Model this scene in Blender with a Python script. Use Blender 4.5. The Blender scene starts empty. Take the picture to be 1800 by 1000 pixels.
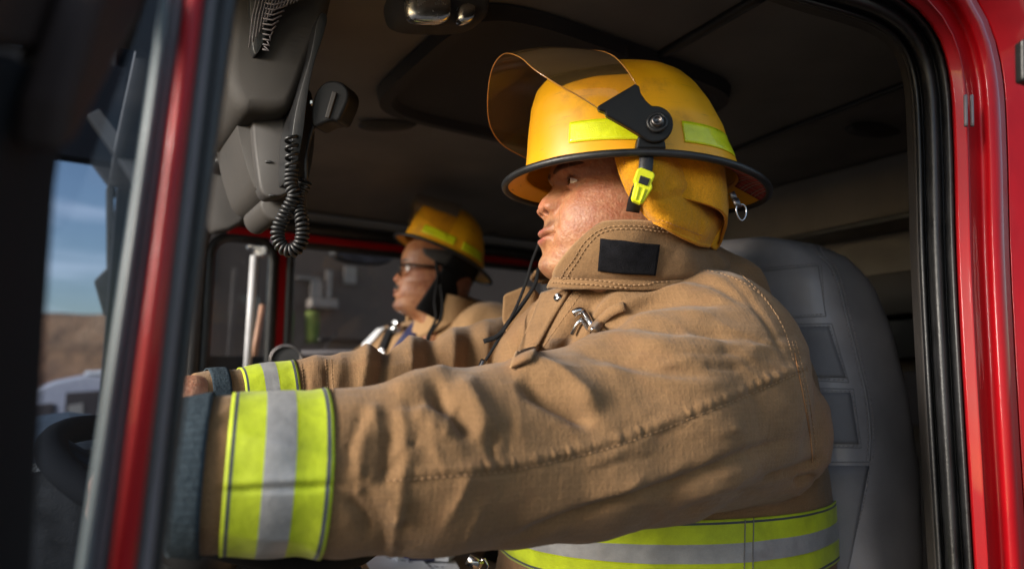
import bpy, math, random
import numpy as np
from mathutils import Vector
from mathutils.bvhtree import BVHTree
random.seed(7); np.random.seed(7)
scn = bpy.context.scene
C = bpy.context.collection

# ------------------------------------------------------------------ camera
F = 1200.0                      # focal length in pixels of an 1800-wide picture
PITCH = math.radians(8)
CAMP = np.array([0.0, 0.0, 2.05])
RGT = np.array([1.0, 0, 0]); FWD = np.array([0, math.cos(PITCH), math.sin(PITCH)]); UPV = np.array([0, -math.sin(PITCH), math.cos(PITCH)])
cam = bpy.data.cameras.new('camera'); camo = bpy.data.objects.new('camera', cam); C.objects.link(camo)
camo.location = CAMP; camo.rotation_euler = (math.pi/2 + PITCH, 0, 0)
cam.sensor_width = 36; cam.lens = 24; cam.clip_start = 0.02; cam.clip_end = 3000
cam.dof.use_dof = True; cam.dof.focus_distance = 0.88; cam.dof.aperture_fstop = 2.6
scn.camera = camo

# ------------------------------------------------------------------ light
SUN_AZ = math.radians(-150)     # direction towards the sun, measured from +X
SUN_EL = math.radians(18)
world = bpy.data.worlds.new('World'); scn.world = world; world.use_nodes = True
nt = world.node_tree; bg = nt.nodes['Background']
sky = nt.nodes.new('ShaderNodeTexSky'); sky.sky_type = 'NISHITA'; sky.sun_disc = False
sky.sun_elevation = SUN_EL; sky.sun_rotation = math.pi/2 - SUN_AZ
hsv = nt.nodes.new('ShaderNodeHueSaturation'); hsv.inputs['Saturation'].default_value = 1.0; nt.links.new(sky.outputs[0], hsv.inputs['Color'])
tcw = nt.nodes.new('ShaderNodeTexCoord'); mpw = nt.nodes.new('ShaderNodeMapping'); mpw.inputs['Scale'].default_value = (1.2, 1.2, 7); nt.links.new(tcw.outputs['Generated'], mpw.inputs[0])
nzw = nt.nodes.new('ShaderNodeTexNoise'); nzw.inputs['Scale'].default_value = 2.6; nzw.inputs['Detail'].default_value = 8; nzw.inputs['Distortion'].default_value = .7; nt.links.new(mpw.outputs[0], nzw.inputs[0])
rpw = nt.nodes.new('ShaderNodeValToRGB'); rpw.color_ramp.elements[0].position = .48; rpw.color_ramp.elements[0].color = (0, 0, 0, 1); rpw.color_ramp.elements[1].position = .72; rpw.color_ramp.elements[1].color = (.35, .35, .35, 1); nt.links.new(nzw.outputs[0], rpw.inputs[0])
mxw = nt.nodes.new('ShaderNodeMix'); mxw.data_type = 'RGBA'; nt.links.new(rpw.outputs[0], mxw.inputs[0]); nt.links.new(hsv.outputs[0], mxw.inputs[6]); mxw.inputs[7].default_value = (9, 9, 9.5, 1)
nt.links.new(mxw.outputs[2], bg.inputs[0]); bg.inputs[1].default_value = 0.088
sd = Vector((math.cos(SUN_AZ)*math.cos(SUN_EL), math.sin(SUN_AZ)*math.cos(SUN_EL), math.sin(SUN_EL)))
sun = bpy.data.lights.new('sun', 'SUN'); suno = bpy.data.objects.new('sun', sun); C.objects.link(suno)
sun.energy = 3.0; sun.angle = math.radians(24); sun.color = (1, 0.94, 0.86)
suno.rotation_euler = sd.to_track_quat('Z', 'Y').to_euler(); suno.location = (0, -3, 6)
scn.view_settings.view_transform = 'Standard'; scn.view_settings.look = 'None'
scn.view_settings.exposure = 1.3; scn.view_settings.gamma = 1
scn.cycles.max_bounces = 10; scn.cycles.transparent_max_bounces = 16
try: scn.cycles.use_denoising = True
except Exception: pass

# ------------------------------------------------------------------ frames
YAW = math.radians(33)
RR = np.array([math.cos(YAW), math.sin(YAW), 0.0])      # towards the rear of the truck
TT = np.array([-math.sin(YAW), math.cos(YAW), 0.0])     # across the truck, away from the camera
ZZ = np.array([0, 0, 1.0])
def P(px, py, d): return CAMP + RGT*((px-900)/F*d) + UPV*((500-py)/F*d) + FWD*d
def RAY(px, py): return RGT*((px-900)/F) + UPV*((500-py)/F) + FWD
def hitT(px, py, t): r = RAY(px, py); return CAMP + r*(t/ r.dot(TT))
def hitS(px, py, s): r = RAY(px, py); return CAMP + r*(s/ r.dot(RR))
def hitZ(px, py, z): r = RAY(px, py); return CAMP + r*((z-CAMP[2])/r[2])
def W(s, t, z): return RR*s + TT*t + np.array([0, 0, z])
def ST(p): return float(p.dot(RR)), float(p.dot(TT)), float(p[2])
def proj(V):
    D = V - CAMP; d = D@FWD; d = np.where(np.abs(d) < 1e-4, 1e-4, d)
    return 900+F*(D@RGT)/d, 500-F*(D@UPV)/d, d

# ------------------------------------------------------------------ materials
MATS = {}
def newmat(name):
    m = bpy.data.materials.new(name); m.use_nodes = True
    return m, m.node_tree, m.node_tree.nodes['Principled BSDF']
def setin(b, **k):
    names = dict(col='Base Color', rough='Roughness', metal='Metallic', spec='Specular IOR Level', coat='Coat Weight', coatr='Coat Roughness',
                 sheen='Sheen Weight', sss='Subsurface Weight', trans='Transmission Weight', alpha='Alpha', ior='IOR')
    for a, v in k.items():
        b.inputs[names[a]].default_value = (v[0], v[1], v[2], 1) if a == 'col' else v
def noise(nt, scale, detail=4, rough=.55, co='Object', dist=0):
    tc = nt.nodes.new('ShaderNodeTexCoord'); n = nt.nodes.new('ShaderNodeTexNoise')
    n.inputs['Scale'].default_value = scale; n.inputs['Detail'].default_value = detail; n.inputs['Roughness'].default_value = rough
    n.inputs['Distortion'].default_value = dist
    nt.links.new(tc.outputs[co], n.inputs['Vector']); return n
def ramp(nt, fac, stops, interp='LINEAR'):
    r = nt.nodes.new('ShaderNodeValToRGB'); r.color_ramp.interpolation = interp
    while len(r.color_ramp.elements) < len(stops): r.color_ramp.elements.new(.5)
    for e, (p, c) in zip(r.color_ramp.elements, stops):
        e.position = p; e.color = (c[0], c[1], c[2], 1) if not isinstance(c, (int, float)) else (c, c, c, 1)
    nt.links.new(fac, r.inputs[0]); return r
def mixc(nt, fac, a, b, mode='MIX'):
    m = nt.nodes.new('ShaderNodeMix'); m.data_type = 'RGBA'; m.blend_type = mode
    for s, v in ((m.inputs[0], fac), (m.inputs[6], a), (m.inputs[7], b)):
        if isinstance(v, (int, float)): s.default_value = v
        elif isinstance(v, (tuple, list)): s.default_value = (v[0], v[1], v[2], 1)
        else: nt.links.new(v, s)
    return m.outputs[2]
def bump(nt, b, h, strength, dist, prev=None):
    n = nt.nodes.new('ShaderNodeBump'); n.inputs['Strength'].default_value = strength; n.inputs['Distance'].default_value = dist
    nt.links.new(h, n.inputs['Height'])
    if prev is not None: nt.links.new(prev.outputs[0], n.inputs['Normal'])
    nt.links.new(n.outputs[0], b.inputs['Normal']); return n
def simple(name, col, rough=.6, var=.25, scale=20, bmp=.15, bd=.002, bscale=None, **k):
    m, nt, b = newmat(name); setin(b, rough=rough, **k)
    n = noise(nt, scale, 6)
    lo = [c*(1-var) for c in col]; hi = [min(1, c*(1+var)) for c in col]
    r = ramp(nt, n.outputs[0], [(.3, lo), (.7, hi)]); nt.links.new(r.outputs[0], b.inputs['Base Color'])
    rr = ramp(nt, n.outputs[0], [(.3, max(0, rough-.08)), (.7, min(1, rough+.1))]); nt.links.new(rr.outputs[0], b.inputs['Roughness'])
    if bmp: bump(nt, b, noise(nt, bscale or scale*12, 4).outputs[0], bmp, bd)
    MATS[name] = m; return m
def cloth(name, col, weave=560, grid=170, rot=(0, 0, 0), var=.18, gcol=.10, wr=.45, stain=None):
    m, nt, b = newmat(name); setin(b, rough=.9, sheen=.12 if max(col) > .1 else 0, spec=.12)
    tc = nt.nodes.new('ShaderNodeTexCoord')
    # ripstop squares: grooves along the uv map (metres)
    uv = nt.nodes.new('ShaderNodeUVMap'); sep = nt.nodes.new('ShaderNodeSeparateXYZ'); nt.links.new(uv.outputs[0], sep.inputs[0])
    def lines(sock, fr):
        mu = nt.nodes.new('ShaderNodeMath'); mu.operation = 'MULTIPLY'; mu.inputs[1].default_value = fr; nt.links.new(sock, mu.inputs[0])
        f = nt.nodes.new('ShaderNodeMath'); f.operation = 'FRACT'; nt.links.new(mu.outputs[0], f.inputs[0])
        p = nt.nodes.new('ShaderNodeMath'); p.operation = 'PINGPONG'; p.inputs[1].default_value = .5; nt.links.new(f.outputs[0], p.inputs[0])
        return ramp(nt, p.outputs[0], [(.0, 1), (.16, 0)]).outputs[0]
    la, lb = lines(sep.outputs[0], grid), lines(sep.outputs[1], grid)
    mx = nt.nodes.new('ShaderNodeMath'); mx.operation = 'MAXIMUM'; nt.links.new(la, mx.inputs[0]); nt.links.new(lb, mx.inputs[1])
    n1 = noise(nt, 7, 7, .68); n2 = noise(nt, 70, 6, .65); n3 = noise(nt, weave, 2)
    base = ramp(nt, n1.outputs[0], [(.3, [c*(1-var) for c in col]), (.72, [min(1, c*(1+var)) for c in col])]).outputs[0]
    base = mixc(nt, .35, base, ramp(nt, n2.outputs[0], [(.3, .62), (.7, 1.)]).outputs[0], 'MULTIPLY')
    base = mixc(nt, .5, base, ramp(nt, n3.outputs[0], [(.3, .5), (.7, 1.)]).outputs[0], 'MULTIPLY')
    dk = nt.nodes.new('ShaderNodeMath'); dk.operation = 'MULTIPLY'; dk.inputs[1].default_value = gcol; nt.links.new(mx.outputs[0], dk.inputs[0])
    base = mixc(nt, dk.outputs[0], base, tuple(c*1.55 for c in col))
    if stain:
        n4 = noise(nt, 14, 6, .7, dist=.6)
        base = mixc(nt, ramp(nt, n4.outputs[0], [(.54, 0), (.72, .7)]).outputs[0], base, stain)
    nt.links.new(base, b.inputs['Base Color'])
    b1 = bump(nt, b, n2.outputs[0], wr, .004)
    b2 = bump(nt, b, n3.outputs[0], .35, .0006, b1)
    bump(nt, b, mx.outputs[0], .3, .0005, b2)
    MATS[name] = m; return m
TAN = (.240, .137, .064)
cloth('tan_cloth', TAN, stain=(.20, .105, .05))
cloth('tan_cloth_light', (.30, .18, .088), gcol=.2)
cloth('tan_collar', TAN, grid=420, gcol=.04, stain=(.17, .10, .05))
cloth('yellow_cloth', (.78, .34, .012), grid=400, gcol=.03, var=.16, wr=.9, stain=(.45, .17, .01))
cloth('black_cloth', (.012, .012, .013), grid=400, gcol=.05)
cloth('navy_knit', (.035, .05, .062), weave=500, grid=160, gcol=.6, wr=1)
def band_mat():
    m, nt, b = newmat('reflective_trim'); setin(b, rough=.55, sheen=.1)
    uv = nt.nodes.new('ShaderNodeUVMap'); sep = nt.nodes.new('ShaderNodeSeparateXYZ'); nt.links.new(uv.outputs[0], sep.inputs[0])
    Y = (.46, .56, .005); S = (.34, .34, .34); K = (.05, .06, .07)
    r = ramp(nt, sep.outputs[1], [(0, Y), (.035, K), (.07, Y), (.34, S), (.63, Y), (.925, K), (.965, Y)], 'CONSTANT')
    n = noise(nt, 25, 6, .65)
    base = mixc(nt, .65, r.outputs[0], ramp(nt, n.outputs[0], [(.3, .55), (.6, 1.)]).outputs[0], 'MULTIPLY')
    n3 = noise(nt, 900, 2); base = mixc(nt, .3, base, ramp(nt, n3.outputs[0], [(.3, .6), (.7, 1.)]).outputs[0], 'MULTIPLY')
    nt.links.new(base, b.inputs['Base Color'])
    rr = ramp(nt, sep.outputs[1], [(0, .7), (.35, .38), (.66, .7)], 'CONSTANT'); nt.links.new(rr.outputs[0], b.inputs['Roughness'])
    mm = ramp(nt, sep.outputs[1], [(0, 0.), (.35, .15), (.66, 0.)], 'CONSTANT'); nt.links.new(mm.outputs[0], b.inputs['Metallic'])
    b1 = bump(nt, b, noise(nt, 45, 5).outputs[0], .35, .004); bump(nt, b, n3.outputs[0], .2, .0005, b1)
    MATS['band'] = m
band_mat()
def attr_mat(name, rough=.44, sss=.12):
    m, nt, b = newmat(name); setin(b, rough=rough, sss=sss, spec=.45)
    b.inputs['Subsurface Radius'].default_value = (.006, .0025, .0012)
    a = nt.nodes.new('ShaderNodeVertexColor'); a.layer_name = 'Col'
    n = noise(nt, 330, 6, .7); n2 = noise(nt, 95, 6, .7, dist=.5); n3 = noise(nt, 30, 4, .6)
    base = mixc(nt, .6, a.outputs[0], ramp(nt, n.outputs[0], [(.30, .72), (.62, 1.)]).outputs[0], 'MULTIPLY')
    base = mixc(nt, ramp(nt, n2.outputs[0], [(.44, 0), (.66, .5)]).outputs[0], base, (.80, .44, .36), 'MULTIPLY')
    base = mixc(nt, ramp(nt, n2.outputs[0], [(.30, .30), (.44, 0)]).outputs[0], base, (.62, .37, .22), 'MIX')
    base = mixc(nt, ramp(nt, n3.outputs[0], [(.45, 0), (.70, .6)]).outputs[0], base, (.62, .42, .36), 'MULTIPLY')
    nt.links.new(base, b.inputs['Base Color'])
    vo = nt.nodes.new('ShaderNodeTexVoronoi'); vo.inputs['Scale'].default_value = 300; vo.feature = 'SMOOTH_F1'
    tc = nt.nodes.new('ShaderNodeTexCoord'); nt.links.new(tc.outputs['Object'], vo.inputs['Vector'])
    bb = bump(nt, b, n2.outputs[0], .3, .0025); bb = bump(nt, b, vo.outputs[0], .45, .0012, bb); bb = bump(nt, b, n.outputs[0], .5, .0012, bb); bump(nt, b, noise(nt, 1300, 3).outputs[0], .4, .0004, bb)
    rr = ramp(nt, n.outputs[0], [(.3, rough-.12), (.7, rough+.14)]); nt.links.new(rr.outputs[0], b.inputs['Roughness'])
    MATS[name] = m
attr_mat('skin')
def eye_mat():
    m, nt, b = newmat('eye'); setin(b, rough=.08, spec=.6, coat=.5)
    a = nt.nodes.new('ShaderNodeVertexColor'); a.layer_name = 'Col'; nt.links.new(a.outputs[0], b.inputs['Base Color']); MATS['eye'] = m
eye_mat()
def helmet_mat():
    m, nt, b = newmat('helmet_yellow'); setin(b, rough=.42, coat=.12, coatr=.3)
    n1 = noise(nt, 7, 5); n2 = noise(nt, 90, 8, .7, dist=.4); n3 = noise(nt, 18, 7, .72)
    base = ramp(nt, n1.outputs[0], [(.3, (.80, .37, .006)), (.7, (.94, .47, .008))]).outputs[0]
    base = mixc(nt, ramp(nt, n3.outputs[0], [(.55, 0), (.76, .7)]).outputs[0], base, (.42, .18, .02))
    base = mixc(nt, ramp(nt, n2.outputs[0], [(.68, 0), (.76, .8)]).outputs[0], base, (.10, .06, .03))
    tc = nt.nodes.new('ShaderNodeTexCoord'); mp = nt.nodes.new('ShaderNodeMapping'); mp.inputs['Scale'].default_value = (25, 40, 420); mp.inputs['Rotation'].default_value = (.3, .9, .4); nt.links.new(tc.outputs['Object'], mp.inputs[0])
    ns = nt.nodes.new('ShaderNodeTexNoise'); ns.inputs['Scale'].default_value = 1; ns.inputs['Detail'].default_value = 3; nt.links.new(mp.outputs[0], ns.inputs[0])
    base = mixc(nt, ramp(nt, ns.outputs[0], [(.66, 0), (.72, .5)]).outputs[0], base, (.30, .14, .02))
    nt.links.new(base, b.inputs['Base Color'])
    rr = ramp(nt, n3.outputs[0], [(.3, .32), (.7, .58)]); nt.links.new(rr.outputs[0], b.inputs['Roughness'])
    bump(nt, b, n2.outputs[0], .12, .001); MATS['helmet_yellow'] = m
helmet_mat()
simple('rubber', (.014, .014, .015), .42, .4, 30, .35, .001, 300)
simple('black_plastic', (.008, .008, .009), .42, .3, 20, .2, .0008, 500, spec=.3)
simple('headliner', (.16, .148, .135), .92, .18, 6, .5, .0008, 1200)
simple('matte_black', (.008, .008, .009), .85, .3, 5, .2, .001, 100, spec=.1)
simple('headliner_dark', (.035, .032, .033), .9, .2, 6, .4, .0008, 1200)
simple('trim_plastic', (.030, .025, .021), .65, .12, 8, .3, .0006, 900)
simple('trim_cover', (.032, .028, .026), .6, .12, 8, .3, .0006, 900)
simple('leather', (.25, .238, .25), .44, .18, 12, .5, .0007, 420, coat=.15)
simple('leather_dark', (.15, .145, .155), .6, .18, 12, .6, .0008, 420)
simple('thread', (.22, .2, .21), .8, .1, 50, 0)
simple('thread_tan', (.34, .20, .10), .85, .15, 80, 0)
simple('thread_orange', (.46, .20, .07), .85, .1, 80, 0)
simple('red_paint', (.34, .002, .006), .5, .14, 9, .10, .012, 4, coat=.35, coatr=.04, spec=.15)
simple('dim_lime', (.10, .13, .02), .8, .2, 10, 0)
simple('grey_trim', (.12, .11, .12), .5, .2, 10, .1, .001, 200)
simple('teal_trim', (.13, .16, .17), .4, .15, 10, 0)
simple('brown_trim', (.022, .013, .010), .7, .2, 6, .1, .001, 100, spec=.2)
simple('steel', (.55, .55, .56), .25, .2, 40, .1, .0005, 400, metal=1.)
simple('dark_steel', (.14, .13, .13), .35, .3, 40, .1, .0005, 400, metal=1.)
simple('white_bar', (.72, .72, .74), .35, .1, 20, .05)
simple('orange_bar', (.75, .42, .26), .45, .15, 20, .05)
simple('lime_strip', (.76, .84, .01), .32, .12, 60, .5, .0012, 700, coat=.5)
simple('lime_plastic', (.70, .74, .01), .35, .1, 30, .05)
simple('velcro', (.009, .009, .011), .95, .4, 90, 1, .002, 900, spec=.1)
simple('hair', (.012, .010, .009), .6, .4, 60, 1, .003, 500)
simple('paper', (.62, .63, .66), .7, .08, 20, 0)
simple('blue_card', (.015, .06, .42), .4, .15, 20, 0)
simple('white_card', (.60, .60, .62), .5, .08, 20, 0)
simple('navy_card', (.02, .022, .06), .45, .1, 20, 0)
simple('red_ink', (.5, .03, .03), .7, .1, 20, 0)
simple('ink', (.05, .05, .07), .7, .1, 20, 0)
simple('wall_paint', (.085, .062, .050), .8, .25, 1.2, .3, .01, 20)
simple('block_wall', (.10, .085, .072), .9, .3, .8, .4, .01, 12)
simple('wall_board', (.20, .175, .155), .6, .1, 6, 0)
simple('asphalt', (.06, .056, .054), .9, .3, 2, .6, .02, 40)
simple('van_paint', (.36, .35, .40), .25, .05, 3, 0, coat=.8)
simple('van_dark', (.05, .04, .04), .2, .2, 3, 0)
simple('trousers_cloth', (.30, .17, .08), .9, .2, 20, .5, .003, 200)
def glassmat(name, tint, gl=.05, tr=.9, haze=None, hz=0):
    m, nt, b = newmat(name); nt.nodes.remove(b); out = nt.nodes['Material Output']
    t = nt.nodes.new('ShaderNodeBsdfTransparent'); g = nt.nodes.new('ShaderNodeBsdfGlossy'); g.inputs['Roughness'].default_value = gl
    g.inputs['Color'].default_value = (.9, .9, .9, 1)
    n = noise(nt, 22, 7, .75); c = ramp(nt, n.outputs[0], [(.35, [x for x in tint]), (.8, [x*tr for x in tint])]); nt.links.new(c.outputs[0], t.inputs[0])
    fr = nt.nodes.new('ShaderNodeFresnel'); fr.inputs[0].default_value = 1.45
    mx = nt.nodes.new('ShaderNodeMixShader'); nt.links.new(fr.outputs[0], mx.inputs[0]); nt.links.new(t.outputs[0], mx.inputs[1]); nt.links.new(g.outputs[0], mx.inputs[2])
    if haze:
        df = nt.nodes.new('ShaderNodeBsdfDiffuse'); df.inputs[0].default_value = (*haze, 1); m2 = nt.nodes.new('ShaderNodeMixShader'); m2.inputs[0].default_value = hz
        nt.links.new(mx.outputs[0], m2.inputs[1]); nt.links.new(df.outputs[0], m2.inputs[2]); mx = m2
    nt.links.new(mx.outputs[0], out.inputs[0]); MATS[name] = m
glassmat('glass', (.82, .82, .84)); glassmat('sky_dimming_glass', (.30, .36, .46)); glassmat('amber_visor', (.98, .92, .74), .08, .8, (.80, .48, .16), .07); glassmat('clear_lens', (.9, .95, 1.0), .02, 1)
def plaid():
    m, nt, b = newmat('plaid'); setin(b, rough=.9); tc = nt.nodes.new('ShaderNodeTexCoord')
    outs = []
    for ax in ('X', 'Y'):
        w = nt.nodes.new('ShaderNodeTexWave'); w.bands_direction = ax; w.inputs['Scale'].default_value = 22; nt.links.new(tc.outputs['Object'], w.inputs[0])
        outs.append(ramp(nt, w.outputs['Fac'], [(0, (.30, .02, .02)), (.35, (.05, .04, .04)), (.7, (.5, .42, .36)), (.85, (.3, .02, .02))], 'CONSTANT').outputs[0])
    nt.links.new(mixc(nt, .5, outs[0], outs[1]), b.inputs['Base Color']); MATS['plaid'] = m
plaid()
def hillmat():
    m, nt, b = newmat('hill_rock'); setin(b, rough=.95)
    n = noise(nt, .06, 8, .65); tc = nt.nodes.new('ShaderNodeTexCoord'); sp = nt.nodes.new('ShaderNodeSeparateXYZ'); nt.links.new(tc.outputs['Object'], sp.inputs[0])
    r = ramp(nt, n.outputs[0], [(.35, (.15, .06, .03)), (.5, (.40, .19, .09)), (.65, (.55, .30, .16))])
    nt.links.new(r.outputs[0], b.inputs['Base Color']); bump(nt, b, noise(nt, .2, 8, .7).outputs[0], 1, 4); MATS['hill_rock'] = m
hillmat()

# ------------------------------------------------------------------ object helpers
ORG = {}
def tag(o, label=None, cat=None, group=None, kind=None):
    if label: o['label'] = label
    if cat: o['category'] = cat
    if group: o['group'] = group
    if kind: o['kind'] = kind
    return o
def empty(name, loc, label=None, cat=None, group=None):
    o = bpy.data.objects.new(name, None); C.objects.link(o); o.location = loc; o.empty_display_size = .1
    ORG[o.name] = np.array(loc, float); return tag(o, label, cat, group)
def mk(name, V, Fc, mat, parent=None, smooth=True, uv=None, col=None, org=None, solid=0, bevel=0, sub=0, offset=-1):
    V = np.asarray(V, float)
    base = ORG[parent.name] if parent else (np.array(org, float) if org is not None else V.mean(0))
    me = bpy.data.meshes.new(name)
    me.from_pydata((V-base).tolist(), [], [tuple(int(i) for i in f) for f in Fc]); me.validate(); me.update()
    if smooth: me.polygons.foreach_set('use_smooth', [True]*len(me.polygons))
    if uv is not None:
        l = me.uv_layers.new(name='UVMap'); li = np.empty(len(me.loops), int); me.loops.foreach_get('vertex_index', li)
        l.data.foreach_set('uv', np.asarray(uv, float)[li].ravel())
    if col is not None:
        ca = me.color_attributes.new('Col', 'FLOAT_COLOR', 'POINT'); c4 = np.ones((len(V), 4)); c4[:, :3] = col; ca.data.foreach_set('color', c4.ravel())
    o = bpy.data.objects.new(name, me); C.objects.link(o); me.materials.append(MATS[mat])
    if parent: o.parent = parent
    else: o.location = base
    ORG[o.name] = base
    if solid:
        md = o.modifiers.new('thickness', 'SOLIDIFY'); md.thickness = solid; md.offset = offset
    if bevel:
        md = o.modifiers.new('bevel', 'BEVEL'); md.width = bevel; md.segments = 3; md.limit_method = 'ANGLE'; md.angle_limit = math.radians(40)
    if sub:
        md = o.modifiers.new('subdivision', 'SUBSURF'); md.levels = sub; md.render_levels = sub
    return o
def bvh(o):
    dg = bpy.context.evaluated_depsgraph_get(); dg.update(); me = o.evaluated_get(dg).to_mesh(); b = ORG[o.name]
    vs = [Vector(np.array(v.co)+b) for v in me.vertices]; return BVHTree.FromPolygons(vs, [tuple(p.vertices) for p in me.polygons])
def gridfaces(n, m, closed=False, flip=False):      # n rows of m
    f = []
    for i in range(n-1):
        for j in range(m if closed else m-1):
            a, b = i*m+j, i*m+(j+1) % m; q = (a, b, b+m, a+m); f.append(q[::-1] if flip else q)
    return f
def loft(rows, closed=False, caps=False, flip=False):
    rows = [np.asarray(r, float) for r in rows]; m = len(rows[0]); V = np.concatenate(rows); f = gridfaces(len(rows), m, closed, flip)
    if caps: f += [tuple(range(m))[::-1] if not flip else tuple(range(m)), tuple(range((len(rows)-1)*m, len(rows)*m)) if not flip else tuple(range((len(rows)-1)*m, len(rows)*m))[::-1]]
    return V, f
def crs(pts, n):      # Catmull-Rom resample to n points
    pts = np.asarray(pts, float); k = len(pts)
    if k == 2: return pts[0]+(pts[1]-pts[0])*np.linspace(0, 1, n)[:, None]
    Q = np.vstack([2*pts[0]-pts[1], pts, 2*pts[-1]-pts[-2]]); L = np.r_[0, np.cumsum(np.linalg.norm(np.diff(pts, axis=0), axis=1))]
    s = np.linspace(0, L[-1], n); i = np.clip(np.searchsorted(L, s, 'right')-1, 0, k-2); u = ((s-L[i])/np.maximum(L[i+1]-L[i], 1e-9))[:, None]
    a, b, c, d = Q[i], Q[i+1], Q[i+2], Q[i+3]
    return .5*((2*b)+(-a+c)*u+(2*a-5*b+4*c-d)*u**2+(-a+3*b-3*c+d)*u**3)
def tube(path, r, k=10, closed=False, caps=True, up=None):
    path = np.asarray(path, float); n = len(path); r = np.broadcast_to(np.asarray(r, float), (n,))
    if closed: tg = np.roll(path, -1, 0)-np.roll(path, 1, 0)
    else: tg = np.gradient(path, axis=0)
    tg /= np.linalg.norm(tg, axis=1)[:, None]+1e-12
    u = np.array(up if up is not None else (0.13, .21, 1.0)); nrm = []
    a = np.cross(tg[0], u);
    if np.linalg.norm(a) < 1e-3: a = np.cross(tg[0], (1, 0, 0))
    a /= np.linalg.norm(a)
    for t in tg:
        a = a - t*a.dot(t); a /= np.linalg.norm(a)+1e-12; nrm.append(a.copy())
    nrm = np.array(nrm); bi = np.cross(tg, nrm); th = np.linspace(0, 2*np.pi, k, endpoint=False)
    V = (path[:, None]+r[:, None, None]*(np.cos(th)[None, :, None]*nrm[:, None]+np.sin(th)[None, :, None]*bi[:, None])).reshape(-1, 3)
    f = gridfaces(n, k, True)
    if closed: f += [((n-1)*k+j, (n-1)*k+(j+1) % k, (j+1) % k, j) for j in range(k)]
    elif caps: f += [tuple(range(k))[::-1], tuple(range((n-1)*k, n*k))]
    return V, f
class MB:
    def __init__(s): s.V = []; s.F = []; s.n = 0
    def add(s, V, Fc):
        V = np.asarray(V, float); s.V.append(V); s.F += [tuple(int(i)+s.n for i in f) for f in Fc]; s.n += len(V); return s
    def build(s, name, mat, parent=None, **k): return mk(name, np.concatenate(s.V), s.F, mat, parent, **k)
def boxg(c, ax, h):      # box: centre, three axes, half sizes
    c = np.asarray(c, float); ax = np.asarray(ax, float); V = []
    for i in (-1, 1):
        for j in (-1, 1):
            for k in (-1, 1): V.append(c+ax[0]*h[0]*i+ax[1]*h[1]*j+ax[2]*h[2]*k)
    return V, [(0, 1, 3, 2), (4, 6, 7, 5), (0, 4, 5, 1), (2, 3, 7, 6), (0, 2, 6, 4), (1, 5, 7, 3)]
def tbox(s0, s1, t0, t1, z0, z1): return boxg(W((s0+s1)/2, (t0+t1)/2, (z0+z1)/2), (RR, TT, ZZ), ((s1-s0)/2, (t1-t0)/2, (z1-z0)/2))
def prism(poly, d, thick, direction=None):      # traced outline with its own depth and thickness
    fr = np.array([P(x, y, d) for x, y in poly]); dv = np.array(direction if direction is not None else (0, 1, 0))*thick
    n = len(fr); V = np.vstack([fr, fr+dv]); f = [tuple(range(n)), tuple(range(n, 2*n))[::-1]]+[(i, i+n, (i+1) % n+n, (i+1) % n) for i in range(n)]
    return V, f
def strip(path, nrm, w, th=.0015):      # flat ribbon of width w along a path
    path = np.asarray(path, float); nrm = np.broadcast_to(np.asarray(nrm, float), path.shape); tg = np.gradient(path, axis=0); tg /= np.linalg.norm(tg, axis=1)[:, None]
    sd = np.cross(tg, nrm); sd /= np.linalg.norm(sd, axis=1)[:, None]; w = np.broadcast_to(np.asarray(w, float), (len(path),))[:, None]
    nn = np.cross(sd, tg)
    return loft([np.array([p-s*ww/2-q*th, p+s*ww/2-q*th, p+s*ww/2+q*th, p-s*ww/2+q*th]) for p, s, ww, q in zip(path, sd, w, nn)], closed=True, caps=True)
def drape(pts, tree, off=.0006, n=60, fallback=None):
    q = crs([(x, y, 0) for x, y in pts], n); out = []; nr = []
    for x, y, _ in q:
        r = RAY(x, y); h = tree.ray_cast(Vector(CAMP), Vector(r/np.linalg.norm(r)))
        if h[0] is None: continue
        nn = np.array(h[1]);
        if nn.dot(r) > 0: nn = -nn
        out.append(np.array(h[0])+nn*off); nr.append(nn)
    return np.array(out), np.array(nr)
def stitches(mb, path, on=.0035, off=.0022, r=.0005):
    L = np.r_[0, np.cumsum(np.linalg.norm(np.diff(path, axis=0), axis=1))]; s = 0
    while s+on < L[-1]:
        q = np.array([[np.interp(s+on*k/2, L, path[:, a]) for a in range(3)] for k in range(3)]); mb.add(*tube(q, r, 5)); s += on+off

# ------------------------------------------------------------------ implicit surfaces
def smin(a, b, k):
    h = np.clip(.5+.5*(b-a)/k, 0, 1); return b*(1-h)+a*h-k*h*(1-h)
def cone(Q, a, b, ra, rb):
    ab = b-a; t = np.clip(((Q-a)@ab)/max(ab@ab, 1e-12), 0, 1).astype(Q.dtype)
    return np.linalg.norm(Q-a-t[:, None]*ab, axis=1)-(ra+(rb-ra)*t)
class SDF:
    def __init__(s, k=.03): s.c = []; s.k = k
    def chain(s, pts, k=None):      # pts: (xyz, r)
        s.c.append(([(np.asarray(p, float), r) for p, r in pts], k or s.k)); return s
    def __call__(s, Q):
        out = None
        for pts, k in s.c:
            d = None
            if len(pts) == 1: d = np.linalg.norm(Q-pts[0][0], axis=1)-pts[0][1]
            for (a, ra), (b, rb) in zip(pts[:-1], pts[1:]):
                e = cone(Q, a, b, ra, rb); d = e if d is None else smin(d, e, k*.5)
            out = d if out is None else smin(out, d, k)
        return out
    def bounds(s, m=.03):
        A = np.array([p-r for c, _ in s.c for p, r in c]); B = np.array([p+r for c, _ in s.c for p, r in c]); return A.min(0)-m, B.max(0)+m
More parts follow.
